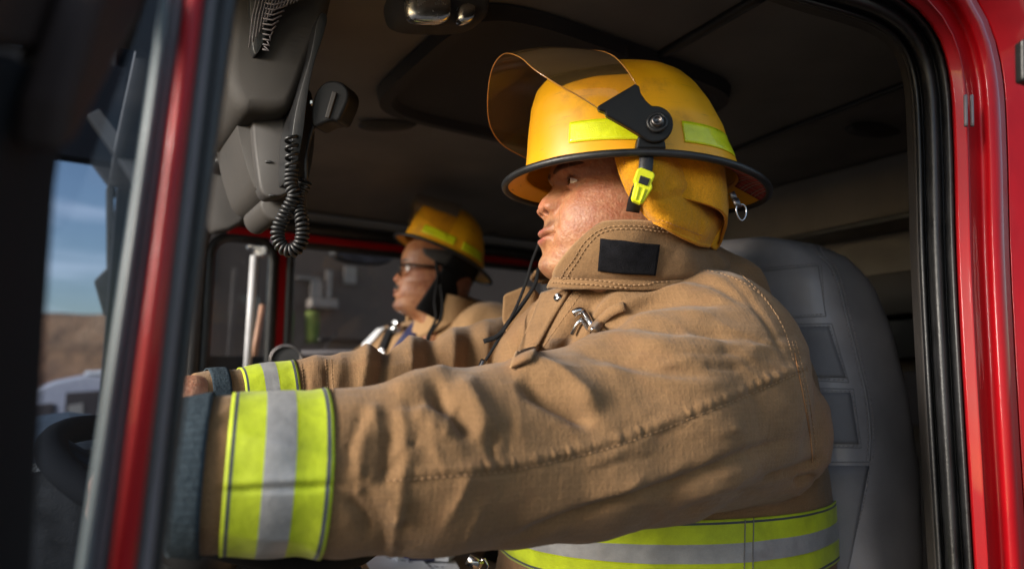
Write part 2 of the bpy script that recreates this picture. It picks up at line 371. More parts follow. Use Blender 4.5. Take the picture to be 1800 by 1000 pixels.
def nets(fn, lo, hi, h):
    n = np.ceil((hi-lo)/h).astype(int)+1; ax = [lo[i]+h*np.arange(n[i]) for i in range(3)]
    G = np.empty(n, np.float32)
    for i in range(n[0]):
        Yg, Zg = np.meshgrid(ax[1], ax[2], indexing='ij'); Q = np.stack([np.full(Yg.size, ax[0][i]), Yg.ravel(), Zg.ravel()], 1); G[i] = fn(Q).reshape(n[1], n[2])
    S = G < 0; cs = np.zeros(n-1, np.int8)
    offs = [(a, b, c) for a in (0, 1) for b in (0, 1) for c in (0, 1)]
    sl = lambda A, o: A[o[0]:o[0]+n[0]-1, o[1]:o[1]+n[1]-1, o[2]:o[2]+n[2]-1]
    for o in offs: cs += sl(S, o)
    act = (cs > 0) & (cs < 8); idx = np.argwhere(act); vid = -np.ones(n-1, np.int64); vid[act] = np.arange(len(idx))
    acc = np.zeros((len(idx), 3)); cnt = np.zeros(len(idx))
    for o in offs:
        for a in range(3):
            if o[a]: continue
            o2 = list(o); o2[a] = 1
            g0 = G[idx[:, 0]+o[0], idx[:, 1]+o[1], idx[:, 2]+o[2]]; g1 = G[idx[:, 0]+o2[0], idx[:, 1]+o2[1], idx[:, 2]+o2[2]]
            c = (g0 < 0) != (g1 < 0); t = np.where(c, g0/np.where(c, g0-g1, 1), 0); p = np.tile(np.array(o, float), (len(idx), 1)); p[:, a] += t
            acc[c] += p[c]; cnt[c] += 1
    V = lo+h*(idx+acc/cnt[:, None]); Fc = []
    for a in range(3):
        b, c = [(1, 2), (2, 0), (0, 1)][a]
        d0 = [slice(None)]*3; d1 = [slice(None)]*3; d0[a] = slice(0, -1); d1[a] = slice(1, None)
        e = S[tuple(d0)] != S[tuple(d1)]; E = np.argwhere(e); E = E[(E[:, b] > 0) & (E[:, c] > 0) & (E[:, b] < n[b]-1) & (E[:, c] < n[c]-1)]
        q = []
        for ob, oc in ((0, 0), (1, 0), (1, 1), (0, 1)):
            I = E.copy(); I[:, b] -= ob; I[:, c] -= oc; q.append(vid[I[:, 0], I[:, 1], I[:, 2]])
        q = np.stack(q, 1); inside = S[E[:, 0], E[:, 1], E[:, 2]]; q[~inside] = q[~inside][:, ::-1]; Fc.append(q)
    return V, np.concatenate(Fc)
def grad(fn, V, e=.002):
    g = np.stack([fn(V+np.eye(3)[i]*e)-fn(V-np.eye(3)[i]*e) for i in range(3)], 1); return g/(np.linalg.norm(g, axis=1)[:, None]+1e-9)
def subdiv(V, Fc):      # midpoint quad subdivision
    Fc = np.asarray(Fc); E = np.concatenate([Fc[:, [i, (i+1) % 4]] for i in range(4)]); Es = np.sort(E, 1); u, inv = np.unique(Es, axis=0, return_inverse=True); inv = inv.ravel()
    n = len(V); m = len(Fc); em = (V[u[:, 0]]+V[u[:, 1]])/2; fm = V[Fc].mean(1); V2 = np.vstack([V, em, fm]); e = [n+inv[i*m:(i+1)*m] for i in range(4)]; c = n+len(u)+np.arange(m)
    return V2, np.concatenate([np.stack([Fc[:, i], e[i], c, e[i-1]], 1) for i in range(4)])
def fbm(V, scale, oct=4, seed=0, warp=None):      # cheap smooth noise: rotated sines
    rs = np.random.RandomState(seed); out = np.zeros(len(V)); amp = 1; tot = 0; fr = scale
    for o in range(oct):
        for k in range(4):
            d = rs.randn(3); d /= np.linalg.norm(d); d2 = rs.randn(3); d2 /= np.linalg.norm(d2)
            out += amp*np.sin(fr*(V@d)+rs.rand()*6.28+1.6*np.sin(fr*.6*(V@d2)+rs.rand()*6.28))/4
        tot += amp; amp *= .55; fr *= 1.9
    return out/tot
# ------------------------------------------------------------------ folds traced on the cloth (ridge +, groove -)
STROKES = []
def st(pts, w, a, d0=0, d1=9, sk=0): STROKES.append((np.array(pts, float), w, a*.001, d0, d1, sk))
# near sleeve
st([(880, 652), (925, 648), (985, 668), (1030, 702), (1058, 735)], 24, 17, 0, .9)
st([(905, 668), (960, 700), (1010, 728), (1045, 752)], 16, -16, 0, .9)
st([(1000, 612), (1060, 632), (1150, 652), (1270, 664)], 13, -5, 0, .92)
st([(985, 596), (1030, 590), (1110, 600), (1200, 622)], 22, 6, 0, .92)
st([(1010, 640), (1100, 660), (1200, 674), (1310, 672)], 20, 5, 0, .92)
st([(752, 668), (775, 700), (810, 740), (830, 780)], 18, -13, 0, .9)
st([(800, 665), (825, 700), (845, 740), (858, 782)], 20, 9, 0, .9)
st([(690, 700), (730, 672), (775, 655), (800, 652)], 18, 6, 0, .9)
st([(700, 712), (750, 705), (790, 712)], 14, -5, 0, .9)
st([(668, 700), (652, 745), (634, 790), (640, 840)], 15, 4, 0, .9)
st([(640, 705), (628, 750), (612, 790), (608, 850)], 9, -3, 0, .9)
st([(700, 760), (716, 800), (705, 850), (712, 905)], 15, 5, 0, .9)
st([(684, 750), (680, 800), (672, 860)], 12, -5, 0, .9)
st([(650, 860), (690, 880), (700, 930)], 16, 5, 0, .9)
st([(604, 870), (640, 905), (650, 950)], 13, -5, 0, .9)
st([(870, 960), (1000, 905), (1100, 872), (1210, 838), (1330, 790), (1425, 765)], 13, -8, 0, 1.0)
st([(900, 930), (1020, 882), (1120, 848), (1240, 808), (1330, 768)], 24, 5, 0, 1.0)
st([(1150, 880), (1260, 855), (1360, 812), (1440, 790)], 18, 7, .7, 1.1)
st([(1330, 842), (1400, 820), (1450, 800)], 10, -8, .7, 1.1)
st([(1390, 846), (1440, 838)], 9, -8, .7, 1.1)
st([(1185, 905), (1290, 870), (1350, 860)], 12, -5, .7, 1.1)
# shoulder
st([(1072, 552), (1114, 530), (1194, 508), (1240, 505)], 13, 7, .6, 1.05)
st([(1080, 566), (1130, 543), (1210, 530), (1290, 535)], 10, -7, .6, 1.05)
st([(1090, 578), (1150, 560), (1215, 556), (1262, 556)], 15, 8, .6, 1.05)
st([(1030, 592), (1085, 575), (1170, 582), (1260, 590), (1330, 600)], 11, -7, .6, 1.05)
st([(1150, 492), (1210, 482), (1280, 492), (1340, 530)], 14, 5, .7, 1.1)
st([(1130, 520), (1180, 498), (1250, 500), (1330, 545)], 8, -5, .7, 1.1)
st([(1100, 620), (1200, 610), (1290, 622), (1370, 650)], 26, 5, .6, 1.0)
st([(1240, 470), (1300, 510), (1350, 570), (1385, 640)], 6, -3, .7, 1.2)
# chest and storm flap
st([(1030, 505), (1000, 540), (975, 590), (950, 640)], 14, 5, .85, 1.3)
st([(1070, 510), (1035, 545), (1000, 600), (980, 640)], 14, -8, .85, 1.3)
st([(1110, 512), (1060, 540), (1030, 590)], 11, 6, .85, 1.3)
st([(960, 505), (935, 560), (915, 610), (900, 650)], 8, -6, .85, 1.4)
st([(940, 505), (905, 560), (880, 600)], 12, -5, .95, 1.4)
# far sleeve
for x, a in ((560, 3), (605, 4), (650, 9), (681, -12), (726, 10), (762, -10), (800, 9), (832, -9), (858, 8)):
    st([(x-2, 560), (x-6, 640), (x-22, 720)], 15, a, .93, 1.6)
st([(575, 640), (578, 700)], 8, -5, .93, 1.6); st([(535, 640), (540, 700)], 6, -3, .93, 1.6)
_r = random.Random(5)
for _i in range(46):
    if _i < 22: _x, _y, _a = _r.uniform(610, 930), _r.uniform(705, 930), math.radians(_r.uniform(50, 125))
    elif _i < 36: _x, _y, _a = _r.uniform(1120, 1390), _r.uniform(570, 650), math.radians(_r.uniform(-10, 25))
    else: _x, _y, _a = _r.uniform(1000, 1400), _r.uniform(750, 880), math.radians(_r.uniform(-30, -12))
    _l = _r.uniform(25, 70); _b = _a+_r.uniform(-.35, .35)
    st([(_x-_l*math.cos(_a), _y-_l*math.sin(_a)), (_x, _y), (_x+_l*math.cos(_b), _y+_l*math.sin(_b))], _r.uniform(4, 9), _r.choice((1, -1))*_r.uniform(1.2, 2.8), 0, 1.0)
st([(380, 861), (470, 858), (600, 852)], 5, -4.5, 0, .75); st([(380, 848), (470, 845), (600, 838)], 9, 2, 0, .75)
SEAM = np.array([(600, 846), (680, 842), (800, 834), (900, 824), (1000, 803), (1100, 776), (1200, 738), (1300, 698), (1405, 652)], float)
def seg_dist(x, y, A, B):
    ab = B-A; t = np.clip(((x-A[0])*ab[0]+(y-A[1])*ab[1])/(ab@ab), 0, 1); dx = x-A[0]-t*ab[0]; dy = y-A[1]-t*ab[1]
    return np.hypot(dx, dy), t, (ab[0]*dy-ab[1]*dx)/np.linalg.norm(ab)
def folds(V):
    px, py, d = proj(V); out = np.zeros(len(V))
    for pts, w, a, d0, d1, sk in STROKES:
        lo = pts.min(0)-3*w; hi = pts.max(0)+3*w
        m = np.where((px > lo[0]) & (px < hi[0]) & (py > lo[1]) & (py < hi[1]) & (d > d0-.04) & (d < d1+.04))[0]
        if not len(m): continue
        q = crs(np.c_[pts, np.zeros(len(pts))], max(3, 2*len(pts)+2))[:, :2]; L = np.r_[0, np.cumsum(np.linalg.norm(np.diff(q, axis=0), axis=1))]
        best = np.full(len(m), 1e9); bt = np.zeros(len(m)); x = px[m]; y = py[m]
        for i in range(len(q)-1):
            dd, t, _ = seg_dist(x, y, q[i], q[i+1]); u = dd < best; best[u] = dd[u]; bt[u] = (L[i]+t[u]*(L[i+1]-L[i]))/L[-1]
        tp = np.clip(bt*4, 0, 1)*np.clip((1-bt)*4, 0, 1); tp = .15+.85*tp*tp*(3-2*tp)
        dm = np.clip((d[m]-d0+.04)/.04, 0, 1)*np.clip((d1+.04-d[m])/.04, 0, 1)
        out[m] += a*tp*dm*(np.exp(-(best/w)**1.5) if a > 0 else np.exp(-(best/(w*.85))**2))
    # puckered seam down the sleeve
    m = np.where((px > 590) & (px < 1420) & (py > 600) & (py < 900) & (d < .93))[0]
    if len(m):
        L = np.r_[0, np.cumsum(np.linalg.norm(np.diff(SEAM, axis=0), axis=1))]; best = np.full(len(m), 1e9); bl = np.zeros(len(m)); sg = np.zeros(len(m))
        for i in range(len(SEAM)-1):
            dd, t, s = seg_dist(px[m], py[m], SEAM[i], SEAM[i+1]); u = dd < best; best[u] = dd[u]; bl[u] = L[i]+t[u]*(L[i+1]-L[i]); sg[u] = s[u]
        fade = np.clip((bl-30)/100, 0, 1)
        ph = bl/17.5*2*np.pi+2.2*np.sin(bl*.031)+1.5*np.sin(bl*.083)
        amp = .75+.45*np.sin(bl*.05+1)+.3*np.sin(bl*.13)
        out[m] += fade*(.0015*amp*np.sin(ph+.02*sg)*np.exp(-((sg+9)/8)**2)+.0022*np.exp(-((sg+9)/9)**2)-.0026*np.exp(-((sg-3)/3.5)**2))
    w_ = fbm(V, 16, 3, 5); r_ = 1-np.minimum(1, np.abs(fbm(V*np.array([.8, .8, 1.4])+w_[:, None]*.02, 26, 3, 12))*3.2)
    out += .0024*fbm(V*np.array([1., 1, 1.3]), 34, 4, 3)+.0030*r_*r_*np.clip(.5+w_, 0, 1)
    return out
# ------------------------------------------------------------------ head
def tab(z, t): t = sorted(t); return np.interp(z, [a for a, _ in t], [b for _, b in t])
def sm(z, t, k=2.2):      # smoothed table
    zz = np.arange(-215, 120, .5); v = tab(zz, t); g = np.exp(-.5*(np.arange(-16, 17)*.5/k)**2); g /= g.sum(); v = np.convolve(np.pad(v, 16, 'edge'), g, 'valid'); return np.interp(z, zz, v)
def head_local(must=.25, fat=1.0, eyeopen=1.0):
    z = np.r_[np.arange(-205, -125, 3.0), np.arange(-125, 32, .8), np.arange(32, 106, 3.0)]
    a = np.radians(np.r_[np.arange(-180, -78, 4.0), np.arange(-78, -5, .55), np.arange(-5, 5.01, .55), np.arange(5.55, 78, .55), np.arange(78.5, 180, 4.0)])
    Zm, A = np.meshgrid(z, a, indexing='ij'); z = Zm
    xb = sm(z, [(-205, 30), (-150, 34), (-135, 44), (-123, 62), (-116, 84), (-109, 99), (-101, 105), (-94, 104), (-86, 103), (-80, 102), (-71, 103), (-60, 103), (-50, 101.5), (-36, 98), (-20, 91), (-8, 88), (3, 89), (12, 95), (25, 97), (45, 95), (70, 84), (90, 62), (100, 40), (106, 3)])
    xk = sm(z, [(-205, -66), (-120, -66), (-90, -74), (-50, -90), (0, -98), (50, -92), (80, -70), (100, -35), (106, -3)])
    Wd = sm(z, [(-205, 66*fat), (-150, 64*fat), (-125, 60*fat), (-115, 58*fat), (-104, 62*fat), (-90, 69*fat), (-70, 76*fat), (-50, 79*fat), (-30, 79), (-10, 77), (0, 74), (20, 75), (50, 73), (80, 58), (100, 28), (106, 3)], 4)
    n = sm(z, [(-130, 2.0), (-112, 1.9), (-95, 2.05), (-60, 2.3), (-20, 2.35), (10, 2.45), (60, 2.2), (100, 2)])
    ca, sa = np.cos(A), np.sin(A); e = 2/n
    x = np.where(ca >= 0, xb, -xk)*np.sign(ca)*np.abs(ca)**e; y = Wd*np.sign(sa)*np.abs(sa)**e
    front = np.clip(ca*3, 0, 1); ay = np.abs(y); G = lambda v, c, s: np.exp(-((v-c)/s)**2)
    # brow, sockets, cheek bones, jowls
    x += front*(4.0*G(ay, 25, 17)*G(z, 15, 8)-6.5*G(ay, 30, 15)*G(z, -1, 12)-4*G(ay, 13, 7)*G(z, -2, 10)+4.5*G(ay, 44, 17)*G(z, -28, 15)+3*G(ay, 38, 16)*G(z, -60, 20)-2.0*G(ay, 27, 6)*G(z, -60, 14))
    y += np.sign(y)*(2.0*G(ay, 62, 20)*G(z, -35, 20)-2.5*G(ay, 70, 16)*G(z, 8, 14))
    # nose
    na = sm(z, [(22, 0), (14, 1.5), (8, 3.5), (2, 6), (-4, 9.5), (-10, 13.5), (-15, 17), (-19, 18.5), (-23, 19), (-27, 18.3), (-30.5, 16), (-33.5, 11.5), (-36, 7), (-40, 3), (-46, 1.5), (-52, .5), (-60, 0)], .9)
    nw = tab(z, [(20, 12), (5, 9.5), (-4, 11), (-12, 13), (-20, 16.5), (-28, 17.5), (-36, 18), (-50, 12)])
    pw = tab(z, [(0, 2), (-25, 2), (-38, 2.3), (-46, 2.2)])
    x += front*na*np.exp(-(ay/nw)**pw)
    ala = np.exp(-(((ay-17.5)/7.5)**2+((z+27.5)/8.5)**2)**1.3); x += front*ala*7.5; y += np.sign(y)*front*ala*3
    x -= front*5*G(ay, 26, 3.2)*G(z, -27, 9)              # crease behind the wing
    nost = np.exp(-(((ay-9)/4.5)**2+((z+34.5)/2.4)**2)**1.5); x -= front*nost*9
    x -= front*3.0*G(ay, 28+(-34-z)*.42, 4)*G(z, -47, 13)   # smile fold
    # mouth
    lipy = np.clip(1-(ay/27)**2, 0, 1)**.6
    up = G(z, -57.5+.05*ay, 4.8); lo = G(z, -69.5+.10*ay, 5.2); x += front*(6.5*up+6.0*lo)*lipy
    x -= front*(6.5*G(z, -63.3+.03*ay-.0*ay, 1.5)*np.clip(1-(ay/29)**4, 0, 1)); x -= front*3.5*G(ay, 28, 4.5)*G(z, -64, 5)
    x -= front*1.6*G(y, 0, 3)*G(z, -49, 5); x -= front*2.0*G(z, -81, 4.5)*G(ay, 0, 20); x += front*3.5*G(ay, 0, 16)*G(z, -96, 9)
    # lids
    slit = np.zeros_like(x); ce = 71.0
    for s in (1, -1):
        dy = y-s*31; dz = z+.08*(s*dy); rr = dy*dy*.80+dz*dz; lid = ce+np.sqrt(np.clip(15.0**2-rr, 0, None))
        k = np.clip(1.25-rr/170, 0, 1)*front; k = k*k*(3-2*k); x = np.where(k > 0, x*(1-k)+np.maximum(x, lid)*k, x)
        x -= front*1.8*G(dz, 7.0-.02*dy*dy, 1.3)*np.clip(1-(dy/15)**2, 0, 1); x += front*1.5*G(dz, 5.2*eyeopen+.4-.022*dy*dy, 1.3)*np.clip(1-(dy/14)**2, 0, 1)
        x -= front*1.5*G(dz, -9+.02*dy*dy, 1.8)*np.clip(1-(dy/15)**2, 0, 1)
        top = 5.0*eyeopen*np.clip(1-(dy/15.5)**2, 0, 1); bot = -3.6*eyeopen*np.clip(1-(dy/15.5)**2, 0, 1)
        ins = (dz < top) & (dz > bot) & (np.abs(dy) < 15) & (front > .2); slit = np.maximum(slit, ins); x = np.where(ins, np.minimum(x, ce+6.5), x)
    # colour
    col = np.empty(x.shape+(3,)); col[:] = (.47, .235, .108)
    def paint(m, c):
        m = np.clip(m, 0, 1)[..., None]; col[:] = col*(1-m)+np.array(c)*m
    nz = fbm(np.stack([x.ravel(), y.ravel(), z.ravel()], 1), .16, 4, 11).reshape(x.shape)
    paint(.75*np.clip(G(ay, 66, 28)*G(z, -32, 48)+nz*.5*G(ay, 60, 30), 0, 1), (.34, .13, .072)); paint(.5*G(ay, 40, 22)*G(z, -45, 30)*(.6+nz), (.42, .175, .09))
    paint(.55*np.exp(-((ay/22)**2+((z+26)/13)**2)), (.50, .18, .12)); paint(.4*np.clip(-x/60+.3, 0, 1), (.3, .12, .09))
    paint(.55*np.exp(-(((ay-31)/17)**2+((z+3)/9)**2)), (.46, .22, .145))
    paint(.85*np.clip((up+lo)*lipy*1.6-.55, 0, 1)*front, (.42, .145, .125)); paint(.8*G(z, -63.3, 1.2)*lipy*front, (.14, .04, .035))
    paint(must*(np.clip(G(z, -49, 6)*G(ay, 14, 17), 0, 1)*(1+.8*nz))*(z < -40), (.09, .05, .04)); paint(must*.55*G(z, -100, 20)*G(ay, 0, 45)*(1+nz), (.16, .085, .065))
    bz = 16.0+.0*ay+3.5*np.sin(np.clip((ay-12)/44, 0, 1)*np.pi*.8); bh = 5.2*np.clip(1-((ay-30)/25)**2, 0, 1)**.6
    st_ = np.sin(y*3.1+z*1.3)*.35+nz*.5; paint(np.clip((1-np.abs((z-bz)/np.maximum(bh, .01)))*2.6+.2+st_*.4, 0, .95)*(bh > .3)*front, (.045, .026, .02))
    paint(.75*(G(z, 5.6*eyeopen, 1.3))*np.clip(1-((ay-31)/15)**2, 0, 1)*front, (.05, .025, .02))
    paint(nost*front, (.07, .02, .015)); paint(slit*.8, (.12, .05, .04))
    V = np.stack([x, y, z], -1).reshape(-1, 3); f = gridfaces(z.shape[0], z.shape[1], True, True); m = z.shape[1]; N = z.shape[0]
    f += [tuple(range((N-1)*m, N*m))[::-1]]
    return V, f, col.reshape(-1, 3), ce
def frame(fd, roll=0, pitch=0):
    f = np.array([math.cos(fd), math.sin(fd), 0.]); l = np.cross(ZZ, f); u = ZZ.copy()
    f, u = f*math.cos(pitch)+u*math.sin(pitch), u*math.cos(pitch)-f*math.sin(pitch)
    l, u = l*math.cos(roll)+u*math.sin(roll), u*math.cos(roll)-l*math.sin(roll); return np.stack([f, l, u])
def eyeballs(c, Fm, sc, ce, parent, gaze=(1, 0, 0)):
    for s in (1, -1):
        u = np.linspace(0, np.pi, 40); v = np.linspace(0, 2*np.pi, 48, endpoint=False); U, Vv = np.meshgrid(u, v, indexing='ij')
        D = np.stack([np.cos(U), np.sin(U)*np.cos(Vv), np.sin(U)*np.sin(Vv)], -1).reshape(-1, 3); g = np.array(gaze, float); g /= np.linalg.norm(g)
        r = 13.6+.0*D[:, 0]; co = D@g; r = r+.8*np.clip((co-.9)/.1, 0, 1); L = D*r[:, None]+np.array([ce, s*31, 0])
        col = np.empty((len(D), 3)); col[:] = (.62, .57, .54); col[co > math.cos(math.radians(27))] = (.035, .018, .012); col[co > math.cos(math.radians(11))] = (.004, .004, .004)
        mk('eye', c+(L*sc)@Fm, gridfaces(40, 48, True), 'eye', parent, col=col)
# ------------------------------------------------------------------ helmet (local metres: x forward, y left, z up, origin at the brim centre)
HZ = [0, .02, .036, .060, .092, .116, .131, .143, .154, .161, .1635]
HF = [.152, .151, .150, .149, .146, .139, .128, .105, .078, .038, .002]
HB = [.140, .132, .124, .117, .100, .083, .068, .050, .032, .016, .002]
HW = [.119, .118, .117, .114, .107, .096, .084, .067, .046, .022, .002]
def shell_pt(th, z, off=0.0):
    z = np.asarray(z, float); th = np.asarray(th, float); f = np.interp(z, HZ, HF); b = np.interp(z, HZ, HB); w = np.interp(z, HZ, HW)
    c, s = np.cos(th), np.sin(th); e = 2/2.35
    k = 1+off/.13
    x = np.where(c > 0, f, b)*np.sign(c)*np.abs(c)**e*k; y = w*np.sign(s)*np.abs(s)**e*k
    zz = z+.005*np.exp(-(y/.012)**2)*np.clip((z-.06)/.05, 0, 1)+off*np.clip((z-.08)/.08, 0, 1)
    return np.stack([x, y, zz+np.zeros_like(x)], -1)
def brim_pt(th, k):      # k 0 at the shell, 1 at the edge
    c, s = np.cos(th), np.sin(th); a0 = np.where(c > 0, .150, .138); b0 = .117
    a1 = np.where(c > 0, .180, .181); b1 = .142
    x = (a0+(a1-a0)*k)*c; y = (b0+(b1-b0)*k)*s
    z = -.010*k*np.where(c < 0, 1+1.3*c*c, 1)-.006*k*c*c*(c > 0)
    return np.stack([x, y, z+0*x], -1)
def helmet(c, Fm, sc, label, flap='yellow_cloth', group=None):
    top = empty('fire_helmet', c, label, 'helmet', group); X = lambda L: c+(np.asarray(L)*sc)@Fm
    zz = np.r_[np.linspace(0, .13, 34), np.linspace(.133, .1635, 22)]; th = np.linspace(0, 2*np.pi, 128, endpoint=False)
    V, f = loft([shell_pt(th, z) for z in zz], True, False); f.append(tuple(range(len(V)-128, len(V))))
    mk('shell', X(V), f, 'helmet_yellow', top)
    rows = [brim_pt(th, k) for k in np.linspace(0, 1, 7)]; V, f = loft(rows, True, flip=True); mk('brim', X(V), f, 'helmet_yellow', top, solid=.003*sc, offset=0)
    V, f = tube(X(brim_pt(th, 1.0)), .0048*sc, 12, closed=True); mk('edge_trim', V, f, 'rubber', top)
    for a0, a1 in ((50, 92), (102, 146), (-92, -50), (-146, -102)):
        t = np.radians(np.linspace(a0, a1, 30)); V, f = loft([shell_pt(t, np.full(30, z), .0016) for z in np.linspace(.014, .042, 8)]); mk('reflective_strip', X(V), f, 'lime_strip', top, solid=.001)
    t = np.linspace(0, 2*np.pi, 72, endpoint=False); rows = [np.stack([.112*np.cos(t)+.004, .092*np.sin(t), 0*t+z], -1) for z in (.008, .02, .05)]
    V, f = loft(rows, True); mk('headband', X(V), f, 'black_cloth', top, solid=.003)
    return top, X
# ================================================================== DRIVER
HC = P(1100, 330, .955); HC[2] = P(1000, 330, .915)[2]
HS = .00111
FD = math.radians(192)
driver = empty('person', (HC[0]+.05, HC[1]+.1, 1.45), 'driver in tan turnout coat gripping the wheel, yellow helmet with raised visor', 'person')
Fm = frame(FD, roll=math.radians(-2), pitch=math.radians(3))
V, f, col, ce = head_local(must=.8, fat=1.04, eyeopen=.92)
headV = HC+(V*HS)@Fm
# sleeves, trunk: centre (px,py,depth) and radius in metres
def S(px, py, d, r): return (P(px, py, d), r)
near_arm = [S(308, 834, .590, .0605), S(375, 832, .600, .0635), S(480, 830, .6175, .0685), S(600, 828, .640, .0730), S(760, 812, .675, .0860), S(900, 797, .72, .0920), S(1020, 776, .757, .1025), S(1150, 738, .80, .1160), S(1235, 690, .86, .1210)]
near_sh = [S(1235, 690, .86, .121), S(1245, 645, .90, .120), S(1150, 640, 1.02, .13)]
elbow_back = [S(1150, 760, .86, .105), S(1330, 755, .93, .095)]
trunk = [S(1150, 650, 1.10, .165), S(1150, 900, 1.12, .245), S(1150, 1120, 1.12, .27), S(1150, 1350, 1.15, .25)]
back = [S(1260, 700, 1.08, .15), S(1240, 900, 1.14, .20)]
chest = [S(1000, 640, 1.09, .115), S(1060, 800, 1.05, .17)]
far_arm = [S(330, 724, .905, .050), S(380, 722, .925, .053), S(470, 717, .96, .059), S(560, 708, .99, .064), S(650, 700, 1.03, .070), S(760, 682, 1.13, .082), S(860, 655, 1.22, .090), S(970, 640, 1.30, .11), S(1100, 640, 1.25, .13)]
neckring = [S(1130, 560, 1.10, .115), S(1130, 500, 1.10, .092)]
yoke = [S(985, 560, .985, .045), S(1040, 562, .93, .048), S(1110, 560, .895, .05), S(1180, 556, .90, .052), S(1240, 545, .95, .055), S(1275, 520, 1.03, .06), S(1240, 520, 1.15, .06)]
armsdf = SDF(.02).chain(near_arm); farsdf = SDF(.02).chain(far_arm)
trunksdf = SDF(.05).chain(trunk).chain(back).chain(chest)
def jacket_f(Q):
    a = armsdf(Q); cut = (Q-near_arm[0][0])@(np.array(near_arm[1][0]-near_arm[0][0])/np.linalg.norm(near_arm[1][0]-near_arm[0][0])); a = np.maximum(a, -cut+.004)
    b = farsdf(Q); cut = (Q-far_arm[0][0])@((far_arm[1][0]-far_arm[0][0])/np.linalg.norm(far_arm[1][0]-far_arm[0][0])); b = np.maximum(b, -cut+.004)
    t = trunksdf(Q); t = smin(t, SDF(.02).chain(yoke)(Q), .05)
    sh = SDF(.03).chain(near_sh)(Q); e = SDF(.03).chain(elbow_back)(Q)
    a = smin(a, sh, .02); a = smin(a, e, .03); t = smin(t, b, .03)
    return np.maximum(smin(t, a, .018), -(Q[:, 2]-1.50))
lo = np.minimum.reduce([SDF().chain(x).bounds()[0] for x in (near_arm, far_arm, trunk, back)]); hi = np.maximum.reduce([SDF().chain(x).bounds()[1] for x in (near_arm, far_arm, trunk, back, near_sh, elbow_back)]); lo[2] = 1.47
V, f2 = nets(jacket_f, lo, hi, .0075)
N = grad(jacket_f, V)
for _ in range(2): V = V-N*jacket_f(V)[:, None]*.9
V, f2 = subdiv(V, f2); N = grad(jacket_f, V); V = V-N*jacket_f(V)[:, None]
V, f2 = subdiv(V, f2) if False else (V, f2)
N = grad(jacket_f, V); fo = folds(V); V = V+N*fo[:, None]
def uvxz(V): return np.c_[V[:, 0]*1.0+V[:, 1]*.35, V[:, 2]]
jacket = mk('turnout_coat', V, f2, 'tan_cloth', driver, uv=uvxz(V))
jtree = BVHTree.FromPolygons([Vector(v) for v in V], [tuple(int(i) for i in q) for q in f2])
print('jacket', len(V))
# body: head + a trunk, forearms and hands under the coat, one mesh
def hand_sdf(wr, dirn, up, side, grip):
    # wr wrist, dirn towards the knuckles, up = back of the hand normal, side = towards the thumb
    s = SDF(.006); d, u, t = dirn, up, side
    s.chain([(wr-d*.02, .027), (wr, .026)], .02)
    for k in range(4): s.chain([(wr+d*.005+t*(.018-k*.012), .018), (wr+d*.07+t*(.030-k*.020), .0125)], .012)
    for k, L in enumerate((.042, .047, .043, .034)):
        b = wr+d*.078+t*(.031-k*.0205); p1 = b+(d*.35-u*.95)*L*.75; p2 = p1+(-d*.65-u*.55)*L*.62; p3 = p2+(-d*.85+u*.25)*L*.45
        s.chain([(b-d*.01, .0115), (p1, .0102), (p2, .0095), (p3, .0080)], .0035)
    q0 = wr+d*.022+t*.026-u*.006; q1 = q0+d*.030+t*.020-u*.014; q2 = q1+d*.026+t*.002-u*.018; s.chain([(q0, .015), (q1, .0118), (q2, .0098)], .008)
    return s
dirL_ = near_arm[0][0]-near_arm[2][0]; dirL_ /= np.linalg.norm(dirL_); dirR_ = far_arm[0][0]-far_arm[2][0]; dirR_ /= np.linalg.norm(dirR_)
# steering wheel plane
lw = P(285, 842, .59); rw = P(318, 700, .895)
ax1 = (rw-lw); ax1[2] *= .3; ax1 /= np.linalg.norm(ax1); nrmw = np.cross(ax1, -RR); nrmw /= np.linalg.norm(nrmw)
if nrmw[2] < 0: nrmw = -nrmw
nrmw = nrmw+RR*.35; nrmw -= ax1*nrmw.dot(ax1); nrmw /= np.linalg.norm(nrmw); ax2 = np.cross(nrmw, ax1)
if ax2.dot(RR) < 0: ax2 = -ax2
hl_ = dirL_*.15+TT*.95-ZZ*.12; hl_ /= np.linalg.norm(hl_); hr2_ = dirR_*.45+TT*.8-ZZ*.12; hr2_ /= np.linalg.norm(hr2_); lr = lw+hl_*.085-ZZ*.03; rr_ = rw+hr2_*.085-ZZ*.03; wr_ = .19; hc_ = .5*np.linalg.norm(rr_-lr); ax1 = (rr_-lr)/(2*hc_); ax2 = ax2-ax1*ax2.dot(ax1); ax2 /= np.linalg.norm(ax2); nrmw = np.cross(ax1, ax2); nrmw = nrmw*np.sign(nrmw[2]); wc = (lr+rr_)/2+ax2*math.sqrt(wr_**2-hc_**2)
bodyV = [headV]; bodyF = [tuple(int(i) for i in q) for q in f]; bodyC = [col]; n0 = len(headV)
dirL = near_arm[0][0]-near_arm[2][0]; dirL /= np.linalg.norm(dirL); dirR = far_arm[0][0]-far_arm[2][0]; dirR /= np.linalg.norm(dirR)
def orth(v, d): v = v-d*v.dot(d); return v/np.linalg.norm(v)
hdL = orth(dirL*.42+TT*.9-ZZ*.1, np.array([0, 0, 1e-9])+0*ZZ) if False else (dirL*.15+TT*.95-ZZ*.12); hdL /= np.linalg.norm(hdL); hdR = dirR*.45+TT*.8-ZZ*.12; hdR /= np.linalg.norm(hdR)
